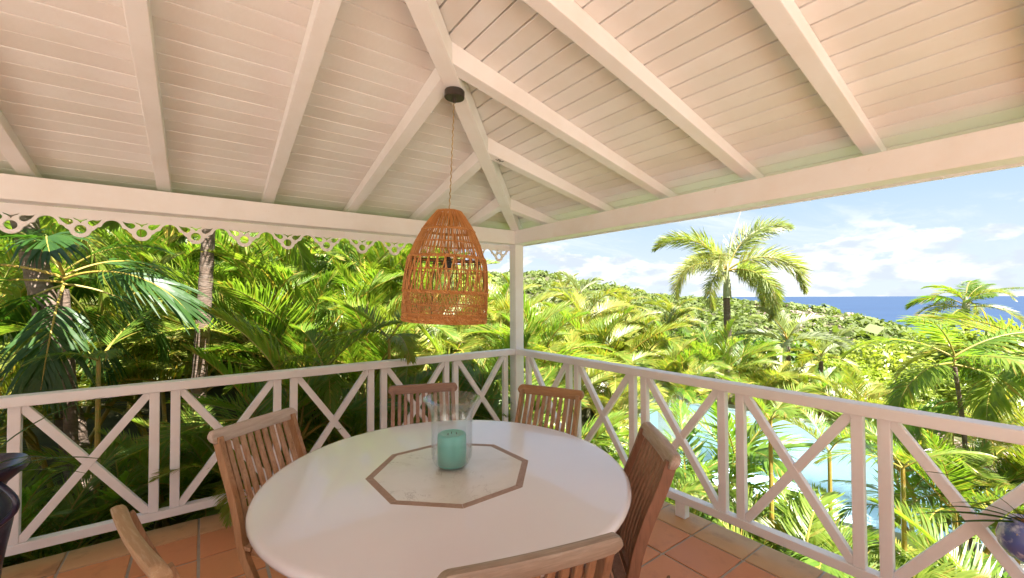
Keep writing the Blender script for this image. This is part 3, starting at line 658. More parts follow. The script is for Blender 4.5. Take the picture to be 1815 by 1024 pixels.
def strands(name, h0, h1, na, twist, w, nseg=4, jit=.006, dr=0):
    mb = MB()
    for i in range(na):
        a = 2 * PI * (i + rnd.uniform(-.18, .18)) / na; tw = twist + rnd.uniform(-jit, jit); d_ = dr + rnd.uniform(-.002, .002)
        mb.tube([lp(a + tw * k / nseg, h0 + (h1 - h0) * k / nseg, d_ + (rnd.uniform(-.0015, .0015) if 0 < k < nseg else 0)) for k in range(nseg + 1)], w * rnd.uniform(.8, 1.2), 4, caps=False)
    return tag(mb.build(name, RATTAN, lamp, smooth=True), kind='stuff')
strands('strand', 0, .10, 66, 0.02, .0028); strands('strand', 0, .10, 40, -.06, .0022, dr=.002)
strands('strand', .097, .235, 52, .05, .0026); strands('strand', .097, .235, 52, -.03, .0024, dr=-.002)
strands('strand', .233, .402, 30, .17, .0034); strands('strand', .233, .402, 30, -.17, .0034, dr=.003); strands('strand', .233, .402, 30, 0.0, .0028, dr=-.003)
strands('strand', .40, .53, 96, .26, .0017, dr=.001); strands('strand', .40, .53, 96, -.26, .0017, dr=-.001); strands('strand', .40, .53, 60, 0, .0014)
def braid(h, r_, wraps, thick=.002):
    mb = MB()
    for s in (0, PI, PI / 2 * 1.0, -PI / 2):
        mb.tube([lp(2 * PI * k / 180, h + r_ * math.sin(wraps * 2 * PI * k / 180 + s), r_ * .7 * math.cos(wraps * 2 * PI * k / 180 + s)) for k in range(181)], thick, 4, caps=False)
    mb.build('ring', RATTAN, lamp, smooth=True)
for h, r_, wr, tk in ((.003, .004, 22, .0028), (.097, .005, 30, .0026), (.163, .003, 26, .0016), (.233, .006, 36, .003), (.296, .0025, 24, .0015), (.40, .0065, 36, .0032), (.463, .0025, 24, .0015), (.505, .004, 36, .002), (.528, .0065, 40, .0034), (.54, .005, 36, .003)): braid(h, r_, wr, tk)
mb = MB()
hf = .25; rr_ = prad(hf) - .012
mb.tube([(rr_ * math.cos(2 * PI * k / 48), rr_ * math.sin(2 * PI * k / 48), TOPZ - hf) for k in range(49)], .0025, 6, caps=False)
for k in range(4):
    a = PI / 4 + PI / 2 * k; mb.tube([(0, 0, TOPZ - hf), (rr_ * math.cos(a), rr_ * math.sin(a), TOPZ - hf)], .0022, 6)
    mb.tube([lp(a, .25, -.012), lp(a, .40, -.008), lp(a, .53, -.008)], .0018, 5)
mb.build('inner_frame', BLACK, lamp)
mb = MB(); mb.lathe([(.001, TOPZ - .225), (.014, TOPZ - .225), (.020, TOPZ - .235), (.022, TOPZ - .285), (.018, TOPZ - .29), (.001, TOPZ - .29)], 20); mb.build('socket', BLACK, lamp, smooth=True)
mb = MB(); mb.lathe([(.016, TOPZ - .288), (.020, TOPZ - .305), (.034, TOPZ - .335), (.041, TOPZ - .365), (.038, TOPZ - .39), (.024, TOPZ - .408), (.001, TOPZ - .414)], 28); mb.build('bulb', GLASS, lamp, smooth=True)
# little wire stub fixed to a rafter
mb = MB(); mb.tube([(0, 0, 0), (.012, .004, -.006), (.03, .0, -.002), (.022, .01, -.010), (.045, .012, -.012), (.055, .01, -.005)], .0022, 5); mb.tube([(.015, 0, 0), (.035, -.008, -.012)], .0022, 5)
g_ = at(886, 263, 2.75); o = mb.build('wire_stub', BRONZE)
WIRE = o

# ------------------------------------------------------------------ palm fronds
def frond_mesh(name, L, n, ll, wid, bend, mats, seed, a0=62, a1=28, vee=22, droop=.9, seg=3, plume=False, bare=.16, prof=.7, tipbend=0, rw=.011, twist=0.0, yroot=0):
    """one palm leaf growing along +X from the origin, arching down: rachis tube + leaflets as folded strips"""
    rd = random.Random(seed); mb = MB(); N = 26; pts = []; p = Vector((0, 0, 0)); ang = 0; tz = []
    side_b = rd.uniform(-.25, .25)
    for i in range(N + 1):
        t = i / N; pts.append(p.copy()); ang = -bend * (t ** 1.25); yaw = side_b * t * t
        d = Vector((math.cos(ang) * math.cos(yaw), math.cos(ang) * math.sin(yaw), math.sin(ang))); tz.append(d); p = p + d * L / N
    mb.cur = 1; mb.tube(pts, [rw * (1 - .85 * (i / N)) for i in range(N + 1)], 5); mb.cur = 0
    cnt = n * 2
    for i in range(cnt):
        s = 1 if i % 2 else -1; t = bare + (1 - bare) * (i / cnt) ** 1.0; t = min(.995, t + rd.uniform(-.004, .004))
        f = t * N; k = min(int(f), N - 1); base = pts[k].lerp(pts[k + 1], f - k); T = tz[k].normalized(); S = Vector((0, 1, 0)); S = (S - T * S.dot(T)).normalized(); Uv = S.cross(T) * -1
        if Uv.z < 0: Uv = -Uv
        A = R(a0 + (a1 - a0) * ((t - bare) / (1 - bare)) + rd.uniform(-7, 7))
        V = R((rd.uniform(-50, 70) if plume else vee + rd.uniform(-10, 10)))
        if plume and rd.random() < .3: V = R(rd.uniform(70, 250))
        d0 = (T * math.cos(A) + (S * s * math.cos(V) + Uv * math.sin(V)) * math.sin(A)).normalized()
        q = (t - bare) / (1 - bare); lf = ll * (math.sin(PI * min(1, .12 + .88 * q) ** prof) ** .55 if q < .999 else .2) * rd.uniform(.85, 1.1)
        lf = max(lf, ll * .22); w = wid * rd.uniform(.85, 1.15)
        dr = droop * rd.uniform(.6, 1.4); pos = base; d = d0.copy(); fr = (0, .45, 1.0) if seg == 2 else ((0, .3, .65, 1.0) if seg == 3 else (0, .22, .46, .72, 1.0))
        ws = (.45, 1.0, .08) if seg == 2 else ((.45, 1.0, .8, .06) if seg == 3 else (.4, 1.0, .95, .6, .05)); vs_ = []
        wn = (T - d0 * T.dot(d0)); wn = wn.normalized() if wn.length > .05 else Uv
        nrm0 = d0.cross(wn)
        for j, u in enumerate(fr):
            if j:
                seglen = lf * (u - fr[j - 1]); d = (d + Vector((0, 0, -1)) * dr * (u - fr[j - 1]) * (.4 + u)).normalized(); pos = pos + d * seglen
            wv = (wn + nrm0 * (.35 if j % 2 else .2)).normalized() * w * ws[j] / 2
            vs_ += [pos - wv, pos + wv]
        fs = [(2 * j, 2 * j + 1, 2 * j + 3, 2 * j + 2) for j in range(len(fr) - 1)]
        mb.add(vs_, fs, 0)
    return mb.mesh(name, mats, smooth=False)
AREC = [frond_mesh('frond', 1.0, 72, .28, .0120, R(b), [L_ARECA, RACHIS], i, droop=dr, vee=v) for i, (b, dr, v) in enumerate([(45, .30, 34), (65, .42, 26), (85, .55, 20), (55, .36, 38), (105, .5, 24), (35, .28, 30)])]
YEL = [frond_mesh('frond', 1.0, 72, .28, .0115, R(b), [L_YEL, RACHIS], i + 20, droop=dr, vee=v) for i, (b, dr, v) in enumerate([(50, .32, 34), (75, .42, 28), (95, .5, 22), (112, .4, 30)])]
COCO = [frond_mesh('frond', 1.0, 60, .34, .019, R(b), [L_ARECA, RACHIS], i + 40, droop=.9, vee=10, seg=4, a0=70) for i, b in enumerate([70, 95, 55])]
STRAP = [frond_mesh('frond', 1.0, 22, .50, .026, R(b), [L_DARK, RACHIS], i + 60, droop=1.0, vee=8, seg=4, a0=50, a1=14, bare=.30, prof=1) for i, b in enumerate([60, 85, 35])]
FOX = [frond_mesh('frond', 1.0, 260, .24, .0095, R(b), [L_FOX, RACHIS], i + 80, droop=.35, plume=True, seg=2, a0=60, a1=35, bare=.14) for i, b in enumerate([110, 135, 85])]
SILV = [frond_mesh('frond', 1.0, 40, .30, .022, R(b), [L_FAN, RACHIS], i + 100, droop=.4, vee=40, a0=50) for i, b in enumerate([50, 75])]
NEARF = [frond_mesh('frond', 1.0, 30, .36, .022, R(b), [L_ARECA, RACHIS], i + 120, droop=1.1, vee=20, seg=4, a0=55, a1=22) for i, b in enumerate([70, 100, 50])]
def put_frond(par, me, az, el, size, z=0, off=(0, 0), roll=0):
    o = bpy.data.objects.new('frond', me); COL.objects.link(o); o.parent = par
    o.location = (off[0], off[1], z); o.rotation_euler = Euler((roll, -el, az), 'XYZ'); o.scale = (size,) * 3
    return o
def gz(x, y): return float(ground(x, y))
def trunk_mesh(pts, r0, r1, rings=True, m=BARK, name='trunk', nb=26):
    pts = [Vector(p) for p in pts]; out = []; rad = []; k = len(pts) - 1
    for i in range(nb + 1):
        f = i / nb * k; a = min(int(f), k - 1); u = f - a
        p0, p1, p2, p3 = pts[max(a - 1, 0)], pts[a], pts[a + 1], pts[min(a + 2, k)]
        out.append(.5 * ((2 * p1) + (-p0 + p2) * u + (2 * p0 - 5 * p1 + 4 * p2 - p3) * u * u + (-p0 + 3 * p1 - 3 * p2 + p3) * u ** 3))
        rad.append((r0 + (r1 - r0) * i / nb) * ((1.05 if i % 2 else .97) if rings else 1))
    mb = MB(); mb.tube(out, rad, 12); return mb.mesh(name, m, smooth=True)
def palm(label, crown, base, r0, r1, fr, size, nf, seed, name='palm_tree', group=None, els=(75, -25), shaft=True, cat='palm tree', bow=.15, extra=()):
    """single trunk palm: trunk, crownshaft, fronds in a spiral from upright to hanging"""
    rd = random.Random(seed); crown, base = Vector(crown), Vector(base)
    t = thing(name, label, cat, base, 0, group); c = crown - base
    m1_ = c * .35 + Vector((rd.uniform(-bow, bow), rd.uniform(-bow, bow), 0)); m2_ = c * .7 + Vector((rd.uniform(-bow, bow), rd.uniform(-bow, bow), 0)) * .6
    link('trunk', trunk_mesh([(0, 0, -.2), m1_, m2_, c * .999], r0, r1, nb=max(14, int(c.length * 11))), t)
    if shaft:
        mb = MB(); mb.tube([c - Vector((0, 0, .02)), c + Vector((0, 0, size * .09)), c + Vector((0, 0, size * .2)), c + Vector((0, 0, size * .28))], [r1 * 1.25, r1 * 1.15, r1 * .7, r1 * .25], 10); mb.build('crownshaft', SHAFT, t, smooth=True)
    a = rd.uniform(0, 6.28)
    for i in range(nf):
        u = (i + .5) / nf; el = R(els[0] + (els[1] - els[0]) * u + rd.uniform(-8, 8)); a += 2.4
        put_frond(t, rd.choice(fr), a + rd.uniform(-.25, .25), el, size * rd.uniform(.85, 1.1) * (.8 if u < .12 else 1), off=(c.x, c.y), z=c.z + size * .16 * (1 - u), roll=rd.uniform(-.35, .35))
    for (az, el, sz, k) in extra: put_frond(t, fr[k % len(fr)], az, R(el), sz, off=(c.x, c.y), z=c.z + .1)
    return t
def areca(label, x, y, h, fr, size, seed, stems=4, nf=5, group=None, z=None, name='areca_palm', spread=.25, els=(84, 30)):
    """clump of thin ringed stems, each topped with arching fronds"""
    rd = random.Random(seed); z = gz(x, y) if z is None else z
    t = thing(name, label, 'palm plant', (x, y, z), 0, group)
    for s in range(stems):
        az = rd.uniform(0, 6.28); hh = h * rd.uniform(.45, 1.0); sp = spread * (.5 + hh)
        b = Vector((math.cos(az), math.sin(az), 0)) * .10 * rd.random(); c = b + Vector((math.cos(az) * sp, math.sin(az) * sp, hh))
        mid = (b + c) / 2 - Vector((math.cos(az), math.sin(az), 0)) * sp * .12
        mb = MB(); mb.tube([b - Vector((0, 0, .15)), mid, c, c + (c - mid).normalized() * size * .16], [.024, .021, .019, .010], 7); mb.build('stem', STEM, t, smooth=True)
        a = rd.uniform(0, 6.28)
        for i in range(nf):
            u = (i + .5) / nf; a += 2.4
            fa, sz = a + rd.uniform(-.3, .3), size * rd.uniform(.8, 1.15)
            if x < .3 and y > .3 and y + c.y + math.sin(fa) * sz * .75 < -.05: sz *= .5       # leaves stop at the railing
            if x > .3 and y < .3 and x + c.x + math.cos(fa) * sz * .75 < -.05: sz *= .5
            put_frond(t, rd.choice(fr), fa, R(els[0] + (els[1] - els[0]) * u + rd.uniform(-8, 8)), sz, off=(c.x, c.y), z=c.z, roll=rd.uniform(-.4, .4))
    return t

# ------------------------------------------------------------------ broadleaf crowns
def crown_mesh(name, m, seed, nleaf=3600, leaf=.075, clumps=46, flat=.75, spread=.20):
    rg = np.random.default_rng(seed)
    cc = rg.normal(size=(clumps, 3)); cc /= np.linalg.norm(cc, axis=1)[:, None]; cc *= rg.uniform(.35, .95, (clumps, 1)); cc[:, 2] *= flat
    k = rg.integers(0, clumps, nleaf); d = rg.normal(size=(nleaf, 3)); d /= np.linalg.norm(d, axis=1)[:, None]
    p = cc[k] + d * spread * rg.uniform(.5, 1.1, (nleaf, 1)); 
    nrm = d * .6 + np.array([0, 0, .55]) + rg.normal(size=(nleaf, 3)) * .45; nrm /= np.linalg.norm(nrm, axis=1)[:, None]
    t1 = np.cross(nrm, rg.normal(size=(nleaf, 3))); t1 /= np.linalg.norm(t1, axis=1)[:, None]; t2 = np.cross(nrm, t1)
    s = leaf * rg.uniform(.6, 1.25, (nleaf, 1))
    v = np.stack([p - t1 * s, p + t2 * s * .42 - nrm * s * .12, p + t1 * s - nrm * s * .25, p - t2 * s * .42 - nrm * s * .12], 1).reshape(-1, 3)
    f = np.arange(nleaf * 4).reshape(-1, 4)
    me = bpy.data.meshes.new(name); me.from_pydata(v.tolist(), [], f.tolist()); me.materials.append(m); me.update(); return me
CR_B = [crown_mesh('crown', L_BROAD, s) for s in (1, 2, 3)]
CR_L = [crown_mesh('crown', L_LIME, s, leaf=.06, nleaf=5200, clumps=60) for s in (4, 5, 6)]
def bush(label, x, y, rx, rz, top, crowns, seed, name='bush', cat='bush', group=None, z=None):
    rd = random.Random(seed); z = gz(x, y) if z is None else z
    t = thing(name, label, cat, (x, y, z), 0, group); cz = top - z - rz * .95
    for i in range(3):
        a = rd.uniform(0, 6.28)
        mb = MB(); mb.tube([(0, 0, -.3), (math.cos(a) * .1, math.sin(a) * .1, cz * .5), (math.cos(a) * rx * .35, math.sin(a) * rx * .35, cz)], [.05 + .03 * rx, .04 + .02 * rx, .02], 6); mb.build('trunk', WOODB, t)
    for i in range(3):
        a = rd.uniform(0, 6.28) + i * 2.1; q = .3 if i else 0
        o = link('crown', rd.choice(crowns), t, Matrix.Translation((math.cos(a) * rx * q, math.sin(a) * rx * q, cz - (rz * .35 * i))) @ Euler((0, 0, rd.uniform(0, 6.28))).to_matrix().to_4x4() @ Matrix.Diagonal((rx * rd.uniform(.85, 1), rx * rd.uniform(.85, 1), rz * 1.1, 1)))
    return t

#PLANTS
# --- two single trunk palms close behind the left railing
def G(px, d, dz=0):
    p = at(px, 512, d); return Vector((p.x, p.y, gz(p.x, p.y) + dz))
def top_at(px, py, d): return at(px, py, d)
pa = at(28, 330, 3.9); pb = at(165, 880, 3.7)
palm('leaning palm with ringed brown trunk behind the far left of the railing', (pa.x, pa.y, pa.z), (pb.x, pb.y, gz(pb.x, pb.y)), .10, .085, AREC + COCO, 1.7, 9, 11, els=(70, -35), bow=.02)
pa = at(374, 395, 4.3); pb = at(343, 880, 4.3)
palm('upright palm with slim mottled trunk behind the middle of the left railing', (pa.x, pa.y, pa.z + .5), (pb.x, pb.y, gz(pb.x, pb.y)), .075, .052, AREC + COCO, 1.6, 8, 12, els=(70, -20), bow=.02)
# dark strap leaved palm in front of the leaning trunk
pa = at(112, 512, 3.5)
palm('dark green strap leaved palm spreading over the far left of the railing', pa, (pa.x + .1, pa.y + .05, gz(pa.x, pa.y)), .05, .035, STRAP, 1.05, 13, 13, els=(60, -30), shaft=False, bow=.02)
# --- thicket of areca palms on the left
rd = random.Random(5); k = 0
spots = []
for yy in np.arange(.75, 9.0, .95):
    for xx in np.arange(-7.5, 1.2 + .25 * yy, 1.0):
        x, y = xx + rd.uniform(-.35, .35), yy + rd.uniform(-.3, .3)
        dd = (Vector((x, y, 0)) - CAM); depth = dd.dot(FW)
        if depth < 3.2: continue
        lat = dd.dot(RT) / depth
        if lat < -1.5 or lat > .12: continue
        if depth < 4.9 and -.80 < lat < -.66: continue       # the upright trunk stays in view
        spots.append((x, y, depth, lat))
ORD = 'first second third fourth fifth sixth seventh eighth ninth tenth eleventh twelfth thirteenth fourteenth fifteenth sixteenth seventeenth eighteenth'.split()
spots.sort(key=lambda q: (round(q[2] / 1.0), q[3])); rown = {}
for (x, y, depth, lat) in spots:
    rw_ = round(depth / 1.0) - 3; rown[rw_] = rown.get(rw_, 0) + 1; place = ORD[rown[rw_] - 1] + ' from left in ' + ORD[rw_] + ' row behind left railing'
    k += 1; near = depth < 4.6; mid = depth < 6.8
    h = rd.uniform(.55, 1.0) if near else (rd.uniform(1.0, 1.9) if mid else rd.uniform(1.8, 3.2))
    if lat > -.35: h *= .62
    fr = YEL if rd.random() < (.28 if lat < -.25 else .5) else AREC
    areca(('low ' if near else 'arching ' if mid else 'tall ') + ('yellow green' if fr is YEL else 'green') + ' areca palm, ' + place,
          x, y, h, fr, rd.uniform(1.0, 1.35) if near else rd.uniform(1.2, 1.7), 100 + k, stems=3 if near else 3, nf=6, group='areca palms in the thicket left of the pavilion')
# --- broadleaf trees closing the left side
bl = [(-60, 9.5, 2.6, 2.6, 5.2), (90, 8.6, 2.4, 2.3, 4.6), (240, 10.5, 2.8, 2.8, 5.4), (400, 9.8, 2.3, 2.4, 4.4), (540, 10.0, 2.2, 2.2, 3.9), (650, 11.5, 2.4, 2.2, 3.9), (745, 13, 2.3, 2.0, 3.6), (300, 7.4, 1.4, 1.6, 2.9), (610, 8.6, 1.2, 1.3, 2.4), (840, 15, 2.0, 1.8, 2.7)]
for i, (px, d, rx, rz, top) in enumerate(bl):
    p = at(px, 512, d); bush(['bushy green broadleaf tree filling the far left corner behind the palms', 'broadleaf tree behind the leaning palm trunk', 'large broadleaf tree between the two palm trunks', 'broadleaf tree just right of the upright palm trunk', 'mid green tree under the fretwork halfway to the lamp', 'leafy tree left of the lamp behind the yellow frond', 'rounded tree right behind the hanging lamp', 'low leafy tree behind the left thicket', 'small shady tree beneath the arching yellow frond', 'rounded tree just left of the corner post'][i], p.x, p.y, rx, rz, top, CR_B if i % 3 else CR_L, 300 + i, name='broadleaf_tree', cat='tree')
rd = random.Random(21)
for i, (x, y) in enumerate([(-4.3, .8), (-3.75, .62), (-3.2, .7), (-2.7, .6), (-2.2, .72), (-1.7, .62), (-1.2, .7), (-.7, .62), (-3.5, 1.2), (-2.9, 1.25), (-2.4, 1.2), (-1.9, 1.3), (-1.4, 1.2)]):
    areca('low leafy palm filling the gap under the left rail, ' + ORD[i] + ' along the row' if i < 8 else 'low leafy palm in the second strip behind the left rail, ' + ORD[i - 8] + ' from left', x, y, rd.uniform(.15, .4), NEARF + AREC, rd.uniform(.6, .85), 800 + i, stems=3, nf=6, els=(80, 25), group='low palms under the left rail')
# big yellow arching frond
pa = at(535, 690, 5.0)
t = thing('arching_palm', 'palm with one big yellow frond arching over towards the lamp', 'palm plant', (pa.x, pa.y, gz(pa.x, pa.y)))
az = math.atan2(RT.y, RT.x)
mb = MB(); hh = pa.z - t.location.z; mb.tube([(0, 0, -.2), (0, 0, hh)], [.03, .022], 8); mb.build('stem', STEM, t, smooth=True)
BIGY = frond_mesh('frond', 1.0, 46, .27, .019, R(150), [L_YEL, RACHIS], 77, droop=.25, vee=48, a0=75, a1=40, bare=.22, rw=.012)
put_frond(t, BIGY, az, R(66), 1.75, z=hh); put_frond(t, YEL[0], az + 2.2, R(60), 1.3, z=hh); put_frond(t, AREC[1], az - 2.0, R(55), 1.3, z=hh); put_frond(t, AREC[0], az + 3.6, R(40), 1.2, z=hh)

# --- fronds leaning over the left railing
def rail_plant(label, px, py, d, az_off, el, size, me, name='railing_palm'):
    """low palm outside whose leaf reaches the pixel's place on the rail"""
    tip = at(px, py, d); t = thing(name, label, 'palm plant', (tip.x, tip.y, gz(tip.x, tip.y)))
    mb = MB(); hh = tip.z - t.location.z; mb.tube([(0, 0, -.2), (0, 0, hh)], [.022, .014], 7); mb.build('stem', STEM, t, smooth=True)
    for a, e, s, m_ in zip(az_off, el, size, me): put_frond(t, m_, az + R(a), R(e), s, z=hh)
    return t
TOC = 0  # direction helpers: az = picture right; -90 = towards the camera
rail_plant('young palm with a frond drooping over the rail, left of the upright trunk side', 575, 655, 3.75, (-100, 20, 140, -60), (42, 50, 50, 20), (.62, .8, .8, .7), (NEARF[0], AREC[0], AREC[3], NEARF[1]))
rail_plant('young palm hanging its dark frond over the rail near the second brace pair', 690, 600, 4.0, (-120, -60, 60, 160), (34, 20, 45, 40), (.75, .75, .9, .9), (NEARF[1], NEARF[0], AREC[1], AREC[5]))
rail_plant('young palm spilling thin leaves over the rail at the far left', 175, 640, 3.2, (-100, -40, 100, 180, -150), (35, 30, 45, 40, 30), (.45, .5, .9, .9, .5), (NEARF[0], NEARF[2], AREC[0], AREC[1], NEARF[1]))
rail_plant('young palm with leaves poking under the left bottom rail', 440, 800, 3.35, (-95, -140, 30, 120), (0, 35, 35, 40), (.30, .3, .5, .5), (NEARF[0], NEARF[1], AREC[0], AREC[1]))
rail_plant('young palm behind the table edge left of the corner chairs', 760, 720, 4.6, (-100, -170, 0, 80), (20, 15, 20, 60), (.75, .8, .8, .8), (NEARF[2], NEARF[1], NEARF[0], AREC[0]))

# --- right side: foxtail palm beyond the pool
c = at(1290, 488, 10.6); b_ = at(1290, 600, 10.6)
t = thing('foxtail_palm', 'foxtail palm with plumy fronds standing beyond the pool', 'palm tree', (b_.x, b_.y, gz(b_.x, b_.y)))
cc_ = c - t.location
link('trunk', trunk_mesh([(0, 0, -.3), (0.02, 0, cc_.z * .4), (0, .02, cc_.z - .55)], .11, .075, nb=30), t)
mb = MB(); mb.tube([(0, 0, cc_.z - .56), (0, 0, cc_.z - .3), (0, 0, cc_.z), (0, 0, cc_.z + .25)], [.10, .09, .065, .035], 12); mb.build('crownshaft', SHAFT, t, smooth=True)
for (a, e, s, k) in [(172, 64, 2.2, 0), (14, 66, 2.5, 2), (190, 30, 2.0, 1), (215, 0, 1.5, 1), (-125, 50, 1.7, 1), (-28, 38, 2.2, 1), (-60, 8, 1.8, 0), (15, 14, 1.9, 1), (110, 45, 1.8, 0), (-5, -5, 1.9, 0)]:
    put_frond(t, FOX[k], az + R(a), R(e), s, z=cc_.z + .12)
mb = MB(); mb.tube([(0, 0, cc_.z + .2), Vector((0, 0, cc_.z + .9)) + RT * .12, Vector((0, 0, cc_.z + 1.75)) + RT * .42], [.03, .022, .004], 6); tag(mb.build('spear_leaf', mat('spear_leaf', (.55, .55, .38), .5), t), 'pale unopened spear leaf')

def areca_at(label, px, d, h, fr, size, seed, **k):
    p = at(px, 512, d); return areca(label, p.x, p.y, h, fr, size, seed, **k)
# yellow mid-distance arecas between the corner post and the foxtail palm
rd = random.Random(9)
GA = [(960, 7.0, 1.2, 1.4), (1010, 9.0, 1.5, 1.6), (1060, 7.6, .9, 1.3), (1100, 9.6, 1.5, 1.6), (1150, 11.5, 1.7, 1.6), (1190, 9.2, .9, 1.3), (990, 12, 2.1, 1.8), (1080, 13, 2.0, 1.8), (1150, 14.5, 2.0, 1.9), (925, 10, 1.8, 1.6), (880, 8.0, 1.8, 1.5), (1230, 12.6, 1.3, 1.5), (1040, 16, 2.3, 2.0), (1120, 18, 2.2, 2.0), (960, 17, 2.3, 2.0)]
for i, (px, d, h, sz) in enumerate(GA):
    areca_at(('green' if i % 4 == 1 else 'yellow') + ' areca clump, ' + ORD[sorted([q[0] + q[1] / 100 for q in GA]).index(px + d / 100)] + ' from the left between corner post and foxtail palm', px, d, h, YEL if i % 4 != 1 else AREC, sz, 400 + i, stems=4, nf=6, group='sunlit areca palms beyond the corner post')
# close palms just outside the corner and the right railing (ground lower there)
for i, (px, d, h, sz, fr, lb) in enumerate([
    (870, 5.2, .9, 1.3, AREC, 'green areca palm just left of the corner post'), (975, 5.4, .75, 1.2, AREC, 'green areca palm just right of the corner post'),
    (1065, 4.9, .35, 1.1, NEARF, 'low green palm behind the honey coloured chair'), (1150, 4.4, .25, 1.0, NEARF, 'low palm behind the second pair of balusters from the corner'),
    (1255, 4.6, .75, 1.25, NEARF, 'palm raising dark fronds over the right railing below the foxtail palm'),
    (1330, 3.6, .1, .85, NEARF, 'low palm in the third bay of the right railing'), (1450, 3.6, .1, .85, NEARF, 'low palm beside the pool in the middle of the right railing'),
    (1560, 3.4, .05, .8, NEARF, 'low palm in front of the widest baluster pair'), (1660, 3.3, .1, .8, NEARF, 'low palm at the pool end behind the right railing')]):
    areca_at(lb, px, d, h, fr, sz, 500 + i, stems=3, nf=5)
# palm at right whose leaflets radiate above the rail
rd = random.Random(31)
for i in range(17):
    y = .2 - .235 * i; x = .42 + rd.uniform(0, .5) + (.25 if i % 3 == 0 else 0)
    areca('low arching palm just outside the right bottom rail, ' + ORD[i] + ' from the corner post', x, y, rd.uniform(.5, 1.0), (NEARF, AREC, YEL)[i % 3], rd.uniform(.6, .85), 840 + i, stems=3, nf=5, els=(75, 10), group='low palms along the right rail')
for lb, px, py, d, ao, el_, sz, ms_ in [('palm hanging a dark frond in the third bay of the right railing', 1365, 745, 3.3, (-60, -110, 20, 150), (45, 40, 50, 60), (.6, .55, .6, .5), (NEARF[0], NEARF[2], AREC[1], AREC[0])),
        ('palm with fine fronds in the fourth bay of the right railing', 1600, 830, 3.1, (-40, 170, 110, -120), (45, 30, 60, 40), (.5, .6, .5, .5), (NEARF[2], NEARF[0], AREC[1], YEL[0])),
        ('palm with a bright frond over the pool in the middle of the right railing', 1470, 800, 3.6, (170, 20, 100, -100), (50, 35, 60, 50), (.6, .6, .6, .5), (YEL[0], YEL[1], AREC[1], AREC[0]))]:
    rail_plant(lb, px, py, d, ao, el_, sz, ms_)
c = at(1692, 650, 3.9); 
palm('palm with long curved blue green fronds above the right railing', c, (c.x + .12, c.y - .1, gz(c.x, c.y)), .022, .016, COCO, .85, 9, 601, els=(60, -20), shaft=False, bow=.03)
c = at(1850, 665, 4.0)
palm('palm with broad yellow green fronds entering at the right edge', c, (c.x, c.y - .2, gz(c.x, c.y)), .035, .028, COCO + YEL, 1.35, 15, 602, els=(45, -20), shaft=False, bow=.03)
c = at(1712, 548, 17)
palm('coconut palm rising out of the lime hedge against the sea', c, (c.x, c.y, gz(c.x, c.y)), .13, .10, COCO + YEL, 1.9, 13, 603, els=(70, 0), bow=.1)
c = at(1395, 612, 10.6)
palm('silvery green palm right of the foxtail palm', c, (c.x, c.y, gz(c.x, c.y)), .08, .06, SILV, 1.3, 10, 604, els=(75, 10), shaft=False, bow=.05)
c = at(1455, 640, 10.4)
palm('small silvery palm beside the pool edge', c, (c.x, c.y, gz(c.x, c.y)), .06, .05, SILV + YEL, 1.1, 9, 605, els=(75, 10), shaft=False, bow=.05)
areca_at('yellow areca clump hiding the silvery palm trunk', 1400, 9.5, .55, YEL, 1.2, 614, stems=4, nf=6)
areca_at('green areca clump left of the golden one', 1455, 9.2, .45, AREC, 1.1, 615, stems=4, nf=6)
areca_at('green areca clump round the thin right trunk', 1690, 3.75, .95, AREC, .8, 616, stems=4, nf=6)
areca_at('yellow areca clump behind the last railing bay', 1780, 3.6, .8, YEL, .8, 617, stems=3, nf=6)
areca_at('green areca clump at the foot of the foxtail palm', 1275, 9.7, .9, AREC, 1.3, 611, stems=4, nf=6)
areca_at('yellow areca clump right of the foxtail trunk', 1345, 9.5, .5, YEL, 1.2, 612, stems=4, nf=6)
areca_at('areca clump beside the spa end of the pool', 1200, 8.6, .7, YEL, 1.2, 613, stems=4, nf=6)
areca_at('golden areca clump at the far pool edge', 1500, 8.4, .35, YEL, 1.1, 606, stems=4, nf=5)
areca_at('golden areca clump behind the right end of the pool', 1790, 5.9, .5, YEL, 1.1, 607, stems=4, nf=6)
areca_at('orange stemmed areca at the pool end', 1625, 4.5, .6, NEARF, 1.0, 608, stems=3, nf=4)
# bushes beyond the pool
bb = [(1225, 13.5, 1.9, 1.8, .75, 0, 'dark green leafy tree left behind the foxtail palm'), (1335, 13, 1.9, 1.8, .85, 0, 'dark green leafy tree right behind the foxtail palm'), (1425, 14, 2.0, 1.7, .15, 1, 'light green bush left of the golden areca'),
      (1500, 13, 1.9, 1.5, -.35, 1, 'lime green bush at the foot of the slope'), (1565, 14.5, 2.2, 1.9, .2, 1, 'lime bush left of the coconut palm'), (1640, 15, 2.4, 2.0, .5, 1, 'lime bush around the coconut palm'), (1740, 14, 2.3, 2.0, .75, 1, 'lime bush right of the coconut palm'), (1830, 13, 2.3, 2.1, .95, 1, 'lime bush at the right edge above the railing'),
      (1540, 10.5, 1.4, 1.1, -.35, 1, 'low lime bush behind the pool edge'), (1640, 10.2, 1.5, 1.3, -.25, 1, 'rounded lime bush behind the pool'), (1750, 9.6, 1.6, 1.3, .1, 1, 'rounded lime bush behind the right end of the pool'), (1400, 11.8, 1.3, 1.2, -.2, 1, 'small lime bush beneath the silvery palm'), (1850, 9, 1.6, 1.4, -.2, 1, 'lime bush at the right edge behind the pool'),
      (1160, 20, 2.6, 2.0, -.2, 1, 'pale bush in the valley left of the foxtail palm'), (1060, 22, 2.8, 2.2, .5, 1, 'pale tree in the valley right of the corner post'), (960, 22, 2.8, 2.3, 1.0, 0, 'green tree in the valley just right of the corner post'), (1290, 20, 2.4, 2.0, .1, 1, 'pale bush behind the foxtail trunk')]
